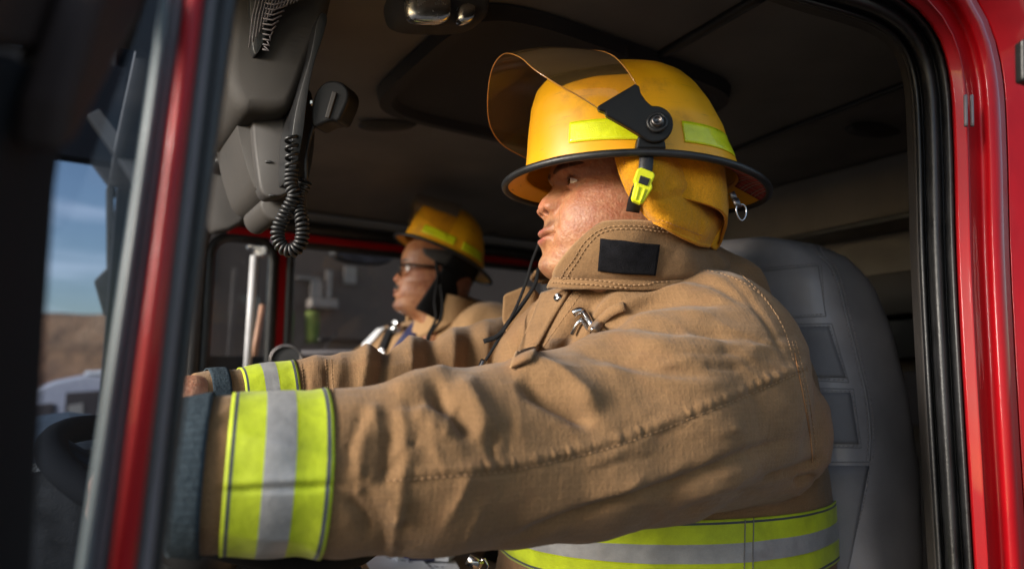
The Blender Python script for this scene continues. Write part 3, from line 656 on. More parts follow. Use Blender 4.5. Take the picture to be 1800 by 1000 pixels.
for wr, dn, side in ((lw, hdL, TT), (rw, hdR, -TT)):
    up = orth(ZZ, dn); sd_ = orth(np.cross(dn, up) if np.cross(dn, up).dot(side) > 0 else -np.cross(dn, up), dn)
    hs = hand_sdf(wr, dn, up, sd_, None); fa = dirL if wr is lw else dirR; hs.chain([(wr, .027), (wr-fa*.15, .036)], .01)
    l, h_ = hs.bounds(.012); v3, f3 = nets(hs, l, h_, .0032); bodyV.append(v3); bodyC.append(np.tile([.52, .27, .17], (len(v3), 1))); bodyF += [tuple(int(i)+n0 for i in q) for q in f3]; n0 += len(v3)
inner = SDF(.04).chain([(p, r*.62) for p, r in near_arm]+[(P(1200, 640, 1.0), .08), (P(1120, 600, 1.10), .08)]).chain([(p, r*.62) for p, r in far_arm]).chain([(p, r*.82) for p, r in trunk]).chain([(P(1120, 600, 1.05), .075), (HC+np.array([-10, 0, -150])*HS@Fm, .055)])
l, h_ = inner.bounds(.02); v3, f3 = nets(inner, l, h_, .014); from_n = [0]+list(np.cumsum([len(v) for v in bodyV])); bodyV.append(v3); bodyC.append(np.tile([.52, .27, .17], (len(v3), 1))); bodyF += [tuple(int(i)+n0 for i in q) for q in f3]
allv = np.vstack(bodyV)
for k in range(len(from_n)-1):      # join neck and wrists to the trunk
    isl = allv[from_n[k]:from_n[k+1]]; tgt = HC+np.array([-10, 0, -190])*HS@Fm if k == 0 else (lw, rw)[k-1]-(dirL, dirR)[k-1]*.15
    i0 = from_n[k]+int(np.argmin(((isl-tgt)**2).sum(1))); fq = next(q for q in bodyF if i0 in q); q = fq[fq.index(i0):]+fq[:fq.index(i0)]; j0 = n0+int(np.argmin(((v3-allv[i0])**2).sum(1))); bodyF.append((q[0], q[1], j0))
body = mk('body', np.vstack(bodyV), bodyF, 'skin', driver, col=np.vstack(bodyC))
eyeballs(HC, Fm, HS, ce, driver, gaze=(1, -.10, .02))
# hair on the temple and nape
hv, hf = loft([HC+np.array([[math.cos(a)*(-10 if 0 else 0)+x*math.cos(a), w*math.sin(a), z] for a in np.linspace(math.radians(112), math.radians(248), 40)])*HS@Fm for z, x, w in ((46, 100, 77), (34, 99, 77), (22, 99, 77.5), (8, 98, 77.2), (-14, 92, 76.5), (-34, 84, 74))]); 
mk('hair', hv, hf, 'hair', driver, solid=.002)
# cuffs: knitted ring on each sleeve, trims
def arm_ring(chain, sdfn, s0, s1, off, name, mat, parent, rows=14, k=110, extra=None):
    C_ = np.array([p for p, _ in chain]); L = np.r_[0, np.cumsum(np.linalg.norm(np.diff(C_, axis=0), axis=1))]
    at = lambda s: np.array([np.interp(s, L, C_[:, i]) for i in range(3)])
    out = []; th = np.linspace(0, 2*np.pi, k, endpoint=False)
    for s in np.linspace(s0, s1, rows):
        c = at(s); t = at(s+.02)-at(s-.02) if s > .02 else at(s+.02)-at(s); t /= np.linalg.norm(t); a = orth(ZZ, t); b = np.cross(t, a)
        D = np.cos(th)[:, None]*a+np.sin(th)[:, None]*b; r = np.zeros(k)+.01
        for _ in range(14): r = r-sdfn(c+D*r[:, None])*.95
        p = c+D*r[:, None]; p = p+D*(folds(p)+off)[:, None]; out.append(p)
    V, fc = loft(out, True); uv = np.stack([np.tile(th*.06, (rows, 1)), np.repeat(np.linspace(0, 1, rows)[:, None], k, 1)], -1).reshape(-1, 2)
    o = mk(name, V, fc, mat, parent, uv=uv, solid=.0016, offset=-1); return o
def slen(chain, px):      # arc length where the arm axis passes a pixel column
    C_ = np.array([p for p, _ in chain]); L = np.r_[0, np.cumsum(np.linalg.norm(np.diff(C_, axis=0), axis=1))]; s = np.linspace(0, L[-1], 2000); Q = np.stack([np.interp(s, L, C_[:, i]) for i in range(3)], 1)
    x = proj(Q)[0]; return float(s[np.argmin(np.abs(x-px))])
arm_ring(near_arm, armsdf, slen(near_arm, 398), slen(near_arm, 566), .0022, 'reflective_trim', 'band', jacket, 26, 180)
arm_ring(far_arm, farsdf, slen(far_arm, 418), slen(far_arm, 520), .0022, 'reflective_trim', 'band', jacket, 20, 140)
arm_ring(near_arm, armsdf, 0.0005, slen(near_arm, 366), .0042, 'knit_cuff', 'navy_knit', jacket, 8, 120)
arm_ring(far_arm, farsdf, slen(far_arm, 360), slen(far_arm, 395), .0035, 'knit_cuff', 'navy_knit', jacket, 8, 100)
arm_ring(far_arm, farsdf, slen(far_arm, 354), slen(far_arm, 362), -.004, 'undershirt_cuff', 'white_card', jacket, 3, 60)
# trunk trim
def trunk_band(zf0, zf1, off, name, mat, cx=1150, rows=24, k=260):
    ax = P(cx, 960, 1.12); th = np.linspace(0, 2*np.pi, k, endpoint=False); out = []
    for v in np.linspace(0, 1, rows):
        D = np.stack([np.cos(th), np.sin(th), 0*th], 1); zc = zf1(th)*(1-v)+zf0(th)*v; c = np.stack([np.full(k, ax[0]), np.full(k, ax[1]), zc], 1); r = np.full(k, .05)
        for _ in range(16): r = r-trunksdf(c+D*r[:, None])*.9
        p = c+D*(r+off)[:, None]; p += D*folds(p)[:, None]; out.append(p)
    V, fc = loft(out, True); uv = np.stack([np.tile(th*.25, (rows, 1)), np.repeat(np.linspace(0, 1, rows)[:, None], k, 1)], -1).reshape(-1, 2)
    return mk(name, V, fc, mat, jacket, uv=uv, solid=.0016)
# top edge runs px (1440,885) at the back side down to (885,950) at the front
zb = lambda th: 1.872+0*th
trunk_band(lambda t: zb(t)-.084, zb, .0025, 'reflective_trim', 'band')
wband = [o for o in bpy.data.objects if o.name.startswith('reflective_trim')][-1]; wtree = bvh(wband)
mb = MB()
for x in (1310, 1325):
    pp, _ = drape([(x, 870), (x-3, 1040)], wtree, .0008, 60)
    if len(pp) > 3: mb.add(*tube(pp, .0007, 5))
if mb.n: mb.build('side_seam', 'leather_dark', wband)
# seams and top-stitching laid on the coat
def seam_on(name, lines, mat, tree, parent, r=.0006, off=.0005, on=.004, gap=.0022, tubes=False, n=90):
    mb = MB()
    for ln in lines:
        p, _ = drape(ln, tree, off, n)
        if len(p) < 3: continue
        if tubes: mb.add(*tube(p, r, 6))
        else: stitches(mb, p, on, gap, r)
    return mb.build(name, mat, parent)
seam_on('stitching', [SEAM[1:]+[0, 2], [(1392, 600), (1412, 680), (1424, 760), (1428, 815)], [(1398, 600), (1418, 680), (1430, 760), (1434, 812)],
   [(1022, 515), (990, 560), (955, 610), (935, 645)], [(1010, 512), (975, 560), (940, 612), (922, 648)],
   [(1300, 480), (1345, 525), (1378, 580), (1396, 640)], [(530, 640), (534, 690)], [(572, 632), (576, 690)], [(582, 632), (586, 690)],
   [(1200, 470), (1270, 482), (1330, 512), (1370, 560)]], 'thread_tan', jtree, jacket, r=.0005)
seam_on('piping', [[(1396, 620), (1412, 700), (1424, 770), (1428, 812)]], 'thread_orange', jtree, jacket, r=.0005, tubes=True)

# storm flap down the chest
p, nr = drape([(962, 500), (950, 530), (934, 570), (916, 612), (900, 650)], jtree, .003, 40)
fl_l = p; p2, _ = drape([(1010, 505), (985, 545), (962, 585), (940, 625), (925, 655)], jtree, .003, 40)
m_ = min(len(p), len(p2)); rows = [p[:m_]*(1-u)+p2[:m_]*u+np.array([0, -1, .2])*.004*math.sin(u*math.pi) for u in np.linspace(0, 1, 8)]
V, fc = loft(rows); flap = mk('storm_flap', V, fc, 'tan_cloth', jacket, uv=uvxz(V), solid=.004, offset=0)
mb = MB()
for u in (.12, .28): stitches(mb, (p[:m_]*(1-u)+p2[:m_]*u+np.array([0, -1, .2])*(.004*math.sin(u*math.pi)+.0024)), .004, .0022, .0005)
mb.build('stitching', 'thread_tan', flap)
mk('edge_piping', *tube(p[:m_]+np.array([0, -.002, 0]), .0016, 8), 'tan_cloth_light', flap, uv=None)

# collar
def wpts(l): return np.array([P(*q) for q in l])
bot = crs(wpts([(958, 505, .915), (1000, 508, .88), (1080, 508, .855), (1160, 508, .85), (1228, 498, .89), (1285, 480, .98), (1290, 462, 1.11), (1230, 462, 1.20), (1120, 480, 1.25), (1010, 490, 1.21), (955, 497, 1.13)]), 160)
topc = crs(wpts([(1050, 397, .86), (1068, 391, .85), (1110, 390, .842), (1160, 394, .845), (1205, 410, .875), (1250, 436, .96), (1262, 436, 1.10), (1215, 432, 1.19), (1120, 440, 1.23), (1010, 462, 1.19), (942, 480, 1.11)]), 160)
# the front edge of the collar leans: remap the first stretch of the top so the edge follows the photograph
nr_ = 34; rows = []
edge = crs(wpts([(964, 505, .915), (982, 478, .895), (1001, 450, .875), (1024, 421, .862), (1050, 398, .855)]), nr_)
fedge = crs(wpts([(955, 497, 1.13), (946, 489, 1.12), (942, 478, 1.11)]), nr_)
uu = np.linspace(0, 1, 160)
for i, v in enumerate(np.linspace(0, 1, nr_)):
    r = bot*(1-v)+topc*v; r = r+(edge[i]-r[0])*(np.exp(-uu*9))[:, None]+(fedge[i]-r[-1])*(np.exp(-(1-uu)*14))[:, None]
    c0 = P(1120, 450, 1.08); out = r-c0; out[:, 2] = 0; out /= np.linalg.norm(out, axis=1)[:, None]
    bul = (1-.5*np.exp(-uu*14))*(.010*math.sin(v*math.pi))+.004*np.sin(uu*31+v*2)*(1-v)*.8+.003*np.sin(uu*57+v*5)*(v*(1-v)*4)-.004*math.exp(-((v-.16)/.05)**2)
    r = r+out*(bul if np.ndim(bul) else np.full(160, bul))[:, None]; r = r+out*(.0018*fbm(r, 60, 3, 9))[:, None]; rows.append(r)
V, fc = loft(rows); L1 = np.r_[0, np.cumsum(np.linalg.norm(np.diff(rows[10], axis=0), axis=1))]
collar = mk('collar', V, fc, 'tan_collar', jacket, uv=np.stack([np.tile(L1, (nr_, 1)), np.repeat(np.linspace(0, .1, nr_)[:, None], 160, 1)], -1).reshape(-1, 2), solid=.006, offset=0)
mk('edge_piping', *tube(np.vstack([[r[0] for r in rows], rows[-1][1:]]), .0030, 10), 'tan_cloth_light', collar)
ctree = BVHTree.FromPolygons([Vector(v) for v in V], fc)
seam_on('stitching', [[(985, 490), (1005, 462), (1030, 427), (1060, 405), (1110, 399), (1180, 405), (1230, 432)], [(992, 494), (1012, 465), (1036, 431), (1062, 410), (1110, 404), (1180, 411), (1225, 436)],
   [(972, 490), (1040, 494), (1110, 500), (1180, 498)], [(975, 496), (1040, 500), (1110, 505)]], 'thread_tan', ctree, collar, off=.0042)
# hook-and-loop patch
rows = []
for v in np.linspace(0, 1, 14):
    a = np.array([1058, 420])*(1-v)+np.array([1053, 474])*v; b = np.array([1156, 430])*(1-v)+np.array([1149, 483])*v
    pp, _ = drape([tuple(a), tuple(b)], ctree, .0048, 24); rows.append(pp)
if len({len(r) for r in rows}) == 1:
    V, fc = loft(rows); mk('fastener_patch', V, fc, 'velcro', collar, solid=.0012)
# snap button, hook
def disc_on(name, px, py, tree, r, mat, parent, h=.002):
    hit, nn = drape([(px, py), (px+.5, py)], tree, .001, 2)
    if len(hit) < 2: return
    c, n = hit[0], nn[0]; a = orth(ZZ, n); b = np.cross(n, a); rr = []
    for rad, hh in ((r, 0), (r, h), (r*.8, h*1.5), (r*.72, h*.9), (r*.35, h*.7), (.0001, h*.9)):
        rr.append(np.array([c+n*hh+(a*math.cos(t)+b*math.sin(t))*rad for t in np.linspace(0, 2*np.pi, 28, endpoint=False)]))
    V, fc = loft(rr, True); return mk(name, V, fc, mat, parent)
ftree = BVHTree.FromPolygons([Vector(v) for v in np.concatenate([p[:m_]*(1-u)+p2[:m_]*u for u in (0, 1)])], gridfaces(2, m_)) if m_ > 2 else jtree
disc_on('snap', 988, 529, jtree, .0060, 'steel', jacket, .007)
def onc(pts, off): return np.vstack([drape([(x, y), (x+.3, y)], jtree, off, 2)[0][:1] for x, y in pts])
mb = MB(); mb.add(*tube(crs(onc([(1010, 550), (1018, 544), (1030, 550), (1042, 566), (1047, 582)], .010), 24), np.linspace(.0050, .0034, 24), 10)); mb.add(*tube(onc([(1028, 560), (1020, 574), (1013, 588)], .007), .0026, 8)); mb.add(*tube(onc([(1026, 562), (1036, 576), (1044, 586)], .005), .0028, 8))
mb.build('coat_hook', 'steel', jacket)
mk('hook_loop', *strip(crs(onc([(1044, 586), (1054, 568), (1076, 548), (1098, 538)], .004), 20), np.array([0, -1, .3]), .012, .002), 'tan_cloth', jacket)
# open right lapel of the coat
lp = [(882, 517, 1.14), (905, 508, 1.13), (925, 500, 1.12), (942, 515, 1.08), (938, 545, 1.07), (915, 565, 1.08), (888, 588, 1.10), (880, 560, 1.13)]
V, fc = prism([(a, b) for a, b, _ in lp], 1.10, .02, np.array([.5, .8, 0])); mk('lapel', V, fc, 'tan_cloth_light', jacket, smooth=False, bevel=.006)
# waist buckle and lower coat edge
bk = MB(); bk.add(*strip(wpts([(822, 982, .93), (846, 996, .93)]), np.array([0, -1, 0]), .014, .0015)); bk.add(*tube(wpts([(842, 986, .925), (852, 982, .925), (858, 994, .925), (850, 1010, .925)]), .0016, 8)); bk.build('waist_buckle', 'steel', jacket)
# chin strap hanging in front
cs = MB(); n_ = np.array([-.5, -.8, .1])
cs.add(*strip(crs(wpts([(949, 424, 1.01), (935, 460, 1.02), (925, 495, 1.0), (905, 545, .99), (880, 590, .98), (862, 620, .97), (846, 645, .96), (836, 668, .95)]), 50), n_, .0045, .0006))
cs.add(*strip(crs(wpts([(947, 470, 1.06), (940, 500, 1.02), (918, 535, 1.0), (895, 565, .99), (875, 590, .98), (850, 600, .98)]), 40), n_, .007, .0006))
cs.build('zipper_tape', 'black_cloth', jacket)
mk('zipper_pull', *strip(crs(wpts([(850, 632, .955), (843, 648, .95), (834, 667, .945)]), 12), n_, .006, .002), 'dark_steel', jacket)
# trousers
tr = SDF(.04).chain([S(1150, 1330, 1.12, .17), (P(1150, 1330, 1.12)-RR*.45-TT*.13+ZZ*.03, .10), (P(1150, 1330, 1.12)-RR*.50-TT*.13-ZZ*.35, .08)]).chain([S(1150, 1330, 1.12, .17), (P(1150, 1330, 1.12)-RR*.45+TT*.13+ZZ*.03, .10), (P(1150, 1330, 1.12)-RR*.50+TT*.13-ZZ*.35, .08)])
l, h_ = tr.bounds(.02); v3, f3 = nets(tr, l, h_, .016); mk('turnout_trousers', v3, f3, 'trousers_cloth', driver)

# ------------------------------------------------------------------ driver's helmet
hc = P(1115, 316, .95)
Hm = frame(math.radians(183), roll=0, pitch=math.radians(1.5))
helm, X = helmet(hc, Hm, 1.0, 'clean yellow fire helmet with its clear visor raised, worn by the driver')
Xi = lambda Q: (np.asarray(Q)-hc)@Hm.T
# visor
E1 = crs(wpts([(1050, 190, .812), (1015, 168, .803), (985, 152, .80), (940, 123, .815), (912, 100, .845), (884, 96, .90), (864, 125, .945), (857, 180, .99), (863, 225, 1.03), (885, 256, 1.07), (925, 279, 1.10)]), 70)
E2 = crs(wpts([(1118, 148, .812), (1098, 118, .825), (1075, 97, .85), (1045, 89, .90), (1018, 96, .95), (998, 116, 1.0), (985, 150, 1.05), (980, 185, 1.08), (983, 215, 1.10), (995, 240, 1.11)]), 70)
mid = (E1+E2)/2; rows = []
for u in np.linspace(0, 1, 16):
    r = E1*(1-u)+E2*u; r[:, 2] += .008*math.sin(u*math.pi)*np.sin(np.linspace(0, np.pi, 70)); rows.append(r)
V, fc = loft(rows); vis = mk('visor', V, fc, 'amber_visor', helm)
def edgem():
    m, nt, b = newmat('visor_edge'); setin(b, col=(.55, .25, .06), rough=.15, coat=1); MATS['visor_edge'] = m
edgem()
mk('rim', *tube(np.vstack([E1, E2[::-1]]), .0008, 6, closed=True), 'visor_edge', vis)
# bracket on the near side
br = [(1050, 187), (1056, 183), (1117, 147), (1124, 151), (1127, 164), (1136, 177), (1152, 186), (1170, 194), (1181, 206), (1184, 222), (1179, 237), (1167, 247), (1150, 250), (1135, 246), (1120, 234), (1100, 222), (1082, 212), (1066, 203), (1064, 197), (1053, 194)]
br = [(1050, 187), (1056, 183), (1117, 147), (1124, 151), (1127, 164), (1136, 177), (1146, 186)]+[(1152+32*math.cos(a), 218+32*math.sin(a)) for a in np.radians(np.linspace(-88, 118, 22))]+[(1120, 234), (1100, 222), (1082, 212), (1066, 203), (1064, 197), (1053, 194)]
V, fc = prism(br, .806, .009, np.array([0, 1, 0])); bracket = mk('visor_bracket', V, fc, 'black_plastic', helm, smooth=False, bevel=.0018)
V, fc = prism([(1122, 238), (1168, 238), (1172, 262), (1118, 262)], .812, .02, np.array([0, 1, 0])); mk('bracket_mount', V, fc, 'black_plastic', helm, smooth=False, bevel=.003)
def knob(c, n, rs, name, mat, parent):
    a = orth(ZZ, n); b = np.cross(n, a); V, fc = loft([np.array([c+n*h+(a*math.cos(t)+b*math.sin(t))*r for t in np.linspace(0, 2*np.pi, 32, endpoint=False)]) for r, h in rs], True); return mk(name, V, fc, mat, parent)
cf = P(1155, 216, .805); yv = np.array([-.15, -.98, .05]); yv /= np.linalg.norm(yv)
knob(cf, yv, ((.0125, 0), (.0125, .0025), (.011, .0035), (.0095, .0035), (.009, .002), (.0085, .002), (.008, .004), (.001, .004)), 'pivot_knob', 'rubber', bracket)
knob(cf+yv*.002, yv, ((.0072, 0), (.0072, .0055), (.0055, .0068), (.0045, .0068), (.004, .0045), (.0005, .0045)), 'pivot_screw', 'dark_steel', bracket)
fb = X(np.array([[.02, -.125, .03], [-.03, -.13, .03]])); 
V, fc = boxg(hc+Hm[1]*-.122+Hm[2]*.05-Hm[0]*.02, Hm, (.035, .005, .022)); mk('visor_bracket', V, fc, 'black_plastic', helm, smooth=False, bevel=.004)
# ear flap: a cloth curtain
fl_top = crs(wpts([(1083, 272, 0.873), (1115, 268, 0.853), (1150, 266, 0.843), (1190, 268, 0.858), (1222, 276, 0.898), (1240, 290, 0.958)]), 40)
fl_mid = crs(wpts([(1092, 305, 0.873), (1118, 312, 0.843), (1150, 318, 0.830), (1190, 325, 0.838), (1228, 328, 0.873), (1254, 330, 0.943)]), 40)
fl_m2 = crs(wpts([(1110, 345, 0.873), (1135, 350, 0.848), (1165, 356, 0.836), (1200, 362, 0.848), (1236, 362, 0.878), (1262, 362, 0.938)]), 40)
fl_bot = crs(wpts([(1148, 390, 0.876), (1165, 398, 0.860), (1185, 408, 0.853), (1208, 420, 0.858), (1228, 429, 0.873), (1246, 432, 0.908)]), 40)
fl_m3 = crs(wpts([(1130, 370, 0.874), (1152, 378, 0.854), (1180, 386, 0.843), (1212, 392, 0.850), (1246, 394, 0.876), (1268, 386, 0.923)]), 40)
rows = []; key = [fl_top, fl_mid, fl_m2, fl_m3, fl_bot]
for i in range(40): rows.append(crs([k[i] for k in key], 40))
rows = np.array(rows); ev = np.linspace(0, 1, 40); pull = .034*np.exp(-(ev/.35)**2)
for i in range(40):
    for j in range(40):
        ray = rows[i, j]-CAMP; rows[i, j] = CAMP+ray*(1-pull[i]/np.linalg.norm(ray))      # [along, down]
pxy = proj(rows.reshape(-1, 3)); q = rows.reshape(-1, 3)
wr = .0030*fbm(q, 55, 4, 21)+.0035*(1-np.minimum(1, np.abs(fbm(q*np.array([1., 1, 1.5]), 38, 3, 31))*3))**2
for a, b, w, am in (((1150, 350), (1240, 335), 8, -.003), ((1165, 335), (1235, 318), 9, .0025), ((1160, 360), (1250, 352), 9, .003), ((1150, 300), (1180, 340), 8, -.003), ((1180, 370), (1262, 372), 8, .003), ((1200, 290), (1240, 310), 8, .004)):
    dd, t, _ = seg_dist(pxy[0], pxy[1], np.array(a, float), np.array(b, float)); wr += am*np.exp(-(dd/w)**2)*np.sin(np.clip(t*.8+.1, 0, 1)*np.pi)
q = q-np.array([0.1, 1, 0])*wr[:, None]; rows = q.reshape(40, 40, 3)
V, fc = loft(list(rows), flip=True); uvv = np.stack(np.meshgrid(np.linspace(0, .15, 40), np.linspace(0, .13, 40), indexing='ij'), -1).reshape(-1, 2)
ef = mk('ear_flap', V, fc, 'yellow_cloth', helm, uv=uvv, solid=.004, offset=0)
mk('hem', *tube(np.vstack([rows[0], rows[1:, -1]]), .0032, 8), 'yellow_cloth', ef)
mb = MB(); stitches(mb, rows[1:, 36]+[0, -.0032, 0], .0035, .002, .0005); stitches(mb, rows[2]+[0, -.003, 0], .0035, .002, .0005); mb.build('stitching', 'thread_orange', ef)
# far half of the curtain behind the neck
b1 = crs([P(1240, 290, .97), hc+Hm[0]*-.12+Hm[2]*-.0, hc+Hm[0]*-.09+Hm[1]*.09, hc+Hm[0]*.0+Hm[1]*.115], 30); b2 = b1+np.array([0, 0, -.13]); b2[0] = P(1246, 432, .908); b2[:, 2] = np.interp(np.linspace(0, 1, 30), [0, .3, 1], [b2[0][2], b2[0][2]+.02, b2[0][2]+.05])
cols = []
for w in range(30):
    ln = b1[w]+(b2[w]-b1[w])*np.linspace(0, 1, 40)[:, None]; l0 = b1[0]+(b2[0]-b1[0])*np.linspace(0, 1, 40)[:, None]; cols.append(ln+(rows[-1]-l0)*math.exp(-w/29*5))
V, fc = loft(cols, flip=True); mk('ear_flap', V, fc, 'yellow_cloth', helm, uv=np.zeros((len(V), 2)), solid=.004)
# chin strap and buckle
mk('chin_strap', *strip(crs(wpts([(1137, 268, .812), (1134, 300, .806), (1126, 325, .808), (1117, 350, .822), (1112, 372, .84)]), 24), np.array([-.1, -1, 0]), .0165, .0012), 'rubber', helm)
bl = [(1121, 296), (1128, 294), (1150, 303), (1152, 309), (1146, 322), (1148, 330), (1131, 357), (1125, 358), (1112, 352), (1111, 346), (1117, 322), (1114, 316)]
V, fc = prism(bl, .795, .009); buckle = mk('buckle', V, fc, 'lime_plastic', helm, smooth=False, bevel=.0018)
V, fc = prism([(1126, 308), (1143, 314), (1138, 327), (1122, 321)], .7935, .002); mk('release_button', V, fc, 'rubber', buckle, smooth=False, bevel=.0006)
mb = MB(); mb.add(*prism([(1121, 327), (1125, 328), (1119, 351), (1116, 350)], .7930, .003)); mb.add(*prism([(1132, 331), (1136, 332), (1127, 355), (1124, 354)], .7930, .003)); mb.build('rib', 'lime_plastic', buckle, smooth=False, bevel=.0008)
# plaid lining patch under the rear brim
th = np.linspace(math.radians(118), math.radians(178), 24); rows = [X(brim_pt(th, k)+np.array([0, 0, -.004])) for k in np.linspace(.05, .9, 8)]
V, fc = loft(rows); mk('lining', V, fc, 'plaid', helm, solid=.001)
# ring clip at the rear
cl = MB(); cl.add(*strip(wpts([(1286, 338, .87), (1292, 352, .87)]), np.array([0, -1, 0]), .007, .0012)); cl.build('ring_clip', 'dark_steel', helm)
t = np.linspace(0, 2*np.pi, 26, endpoint=False); rc = P(1303, 374, .87)
mk('hanging_ring', *tube(np.stack([rc[0]+.0075*np.cos(t), np.full(26, rc[1])+.003*np.cos(t), rc[2]+.0105*np.sin(t)+.003*np.abs(np.cos(t))], 1), .0011, 8, closed=True), 'steel', helm)
mk('ring_strap', *strip(wpts([(1292, 350, .869), (1299, 366, .869)]), np.array([0, -1, 0]), .008, .0014), 'dark_steel', helm)

# ================================================================== PASSENGER
PC = P(768, 480, 1.97); PS = .00108
passenger = empty('person', (PC[0], PC[1], 1.4), 'passenger in glasses and dark moustache, tan coat with a dark strap across the chest', 'person')
Pm = frame(math.radians(190), pitch=math.radians(4))
V, f, col, ce = head_local(must=1.5, fat=.90, eyeopen=.8)
bs = SDF(.03).chain([S(790, 560, 2.0, .062), S(800, 640, 2.02, .1)]); l, h_ = bs.bounds(.02); v3, f3 = nets(bs, l, h_, .015)
hv_ = PC+(V*PS*np.array([1, .95, 1]))@Pm
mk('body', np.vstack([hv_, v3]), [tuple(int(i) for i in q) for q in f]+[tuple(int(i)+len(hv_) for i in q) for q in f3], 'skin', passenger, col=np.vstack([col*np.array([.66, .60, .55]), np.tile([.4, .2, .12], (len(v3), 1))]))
eyeballs(PC, Pm, PS, ce, passenger)
rows = [PC+np.array([[x*math.cos(a), w*math.sin(a), z] for a in np.linspace(math.radians(a0), math.radians(360-a0), 40)])*PS@Pm for z, x, w, a0 in ((50, 100, 76, 62), (34, 99, 77, 66), (20, 98, 77, 80), (6, 96, 77, 92), (-10, 92, 76, 98), (-40, 84, 73, 104))]
mk('hair', *loft(rows), 'hair', passenger, solid=.002)
mo_ = PC+(np.array([[104-.012*y*y*.9, y, -49-.012*y*y] for y in np.linspace(-26, 26, 24)])*PS)@Pm; mk('moustache', *tube(mo_, np.interp(np.abs(np.linspace(-26, 26, 24)), [0, 14, 26], [.006, .007, .002]), 8), 'hair', passenger)
g = MB()
for s in (1, -1):
    t = np.linspace(0, 2*np.pi, 32, endpoint=False); c = np.array([99, s*33, -3]); pts = np.stack([99-.12*np.abs(21*np.cos(t)), s*33+23*np.sign(np.cos(t))*np.abs(np.cos(t))**.7, -4+15*np.sign(np.sin(t))*np.abs(np.sin(t))**.7], 1)
    g.add(*tube(PC+(pts*PS)@Pm, .0022, 8, closed=True))
    g.add(*tube(PC+(np.array([[97, s*56, 2], [80, s*74, 4], [40, s*78, 3], [0, s*79, 2]])*PS)@Pm, .0036, 8))
g.add(*tube(PC+(np.array([[98, 11, 0], [101, 0, 3], [98, -11, 0]])*PS)@Pm, .0022, 8)); glasses = g.build('glasses', 'black_plastic', passenger)
for s in (1, -1):
    t = np.linspace(0, 2*np.pi, 24, endpoint=False); V = PC+(np.stack([0*t+97, s*33+22*np.cos(t), -4+14*np.sin(t)], 1)*PS)@Pm; mk('lens', V, [tuple(range(24))], 'clear_lens', glasses)
pj = SDF(.04).chain([S(740, 660, 2.02, .15), S(740, 900, 2.05, .22)]).chain([S(860, 612, 1.93, .13), S(700, 640, 2.12, .12), S(655, 668, 2.15, .11)]).chain([S(800, 575, 2.0, .085), S(800, 560, 2.0, .08)]).chain([S(905, 640, 1.9, .13), S(880, 800, 1.85, .1), S(700, 860, 1.75, .08)])
def pjf(Q): return np.maximum(pj(Q), -(Q[:, 2]-1.5))
l, h_ = pj.bounds(.03); l[2] = 1.47; V, f3 = nets(pjf, l, h_, .015); V, f3 = subdiv(V, f3); N = grad(pjf, V); V = V-N*pjf(V)[:, None]; V += N*(.006*fbm(V, 22, 4, 5))[:, None]
pjk = mk('turnout_coat', V, f3, 'tan_cloth_light', passenger, uv=uvxz(V)); ptree = BVHTree.FromPolygons([Vector(v) for v in V], [tuple(int(i) for i in q) for q in f3])
bot = crs(wpts([(722, 600, 1.93), (760, 585, 1.88), (800, 570, 1.88), (840, 560, 1.93), (850, 548, 2.02), (800, 545, 2.1), (740, 560, 2.1), (715, 585, 2.04)]), 50)
tp_ = crs(wpts([(738, 535, 1.93), (765, 515, 1.90), (800, 520, 1.89), (835, 530, 1.93), (845, 530, 2.0), (800, 520, 2.07), (750, 528, 2.08), (716, 556, 2.02)]), 50)
V, fc = loft([bot*(1-v)+tp_*v for v in np.linspace(0, 1, 8)]); mk('collar', V, fc, 'tan_cloth_light', pjk, uv=np.zeros((len(V), 2)), solid=.01, offset=0)
def on(pts, w, name, mat, parent, off=.006, n=24, tree=None):
    p, nn = drape(pts, tree or ptree, off, n)
    if len(p) > 2: return mk(name, *strip(p, nn.mean(0), w, .003), mat, parent)
on([(762, 540), (740, 570), (715, 600), (690, 640), (680, 660)], .05, 'harness_strap', 'navy_card', pjk)
on([(690, 575), (680, 600), (668, 630)], .035, 'harness_strap', 'black_cloth', pjk)
on([(672, 580), (655, 598), (640, 612)], .04, 'reflective_trim', 'paper', pjk)
disc_on('snap', 700, 583, ptree, .018, 'steel', pjk, .02); disc_on('snap', 676, 622, ptree, .012, 'steel', pjk, .01)
mb = MB(); mb.add(*tube(crs(wpts([(768, 500, 1.80), (764, 530, 1.78), (766, 560, 1.76), (752, 590, 1.75), (748, 612, 1.75)]), 24), .004, 8)); mb.add(*tube(crs(wpts([(774, 500, 1.80), (778, 530, 1.78), (775, 560, 1.76), (758, 585, 1.75), (750, 610, 1.75)]), 24), .004, 8)); mb.build('drawstring', 'black_cloth', pjk)
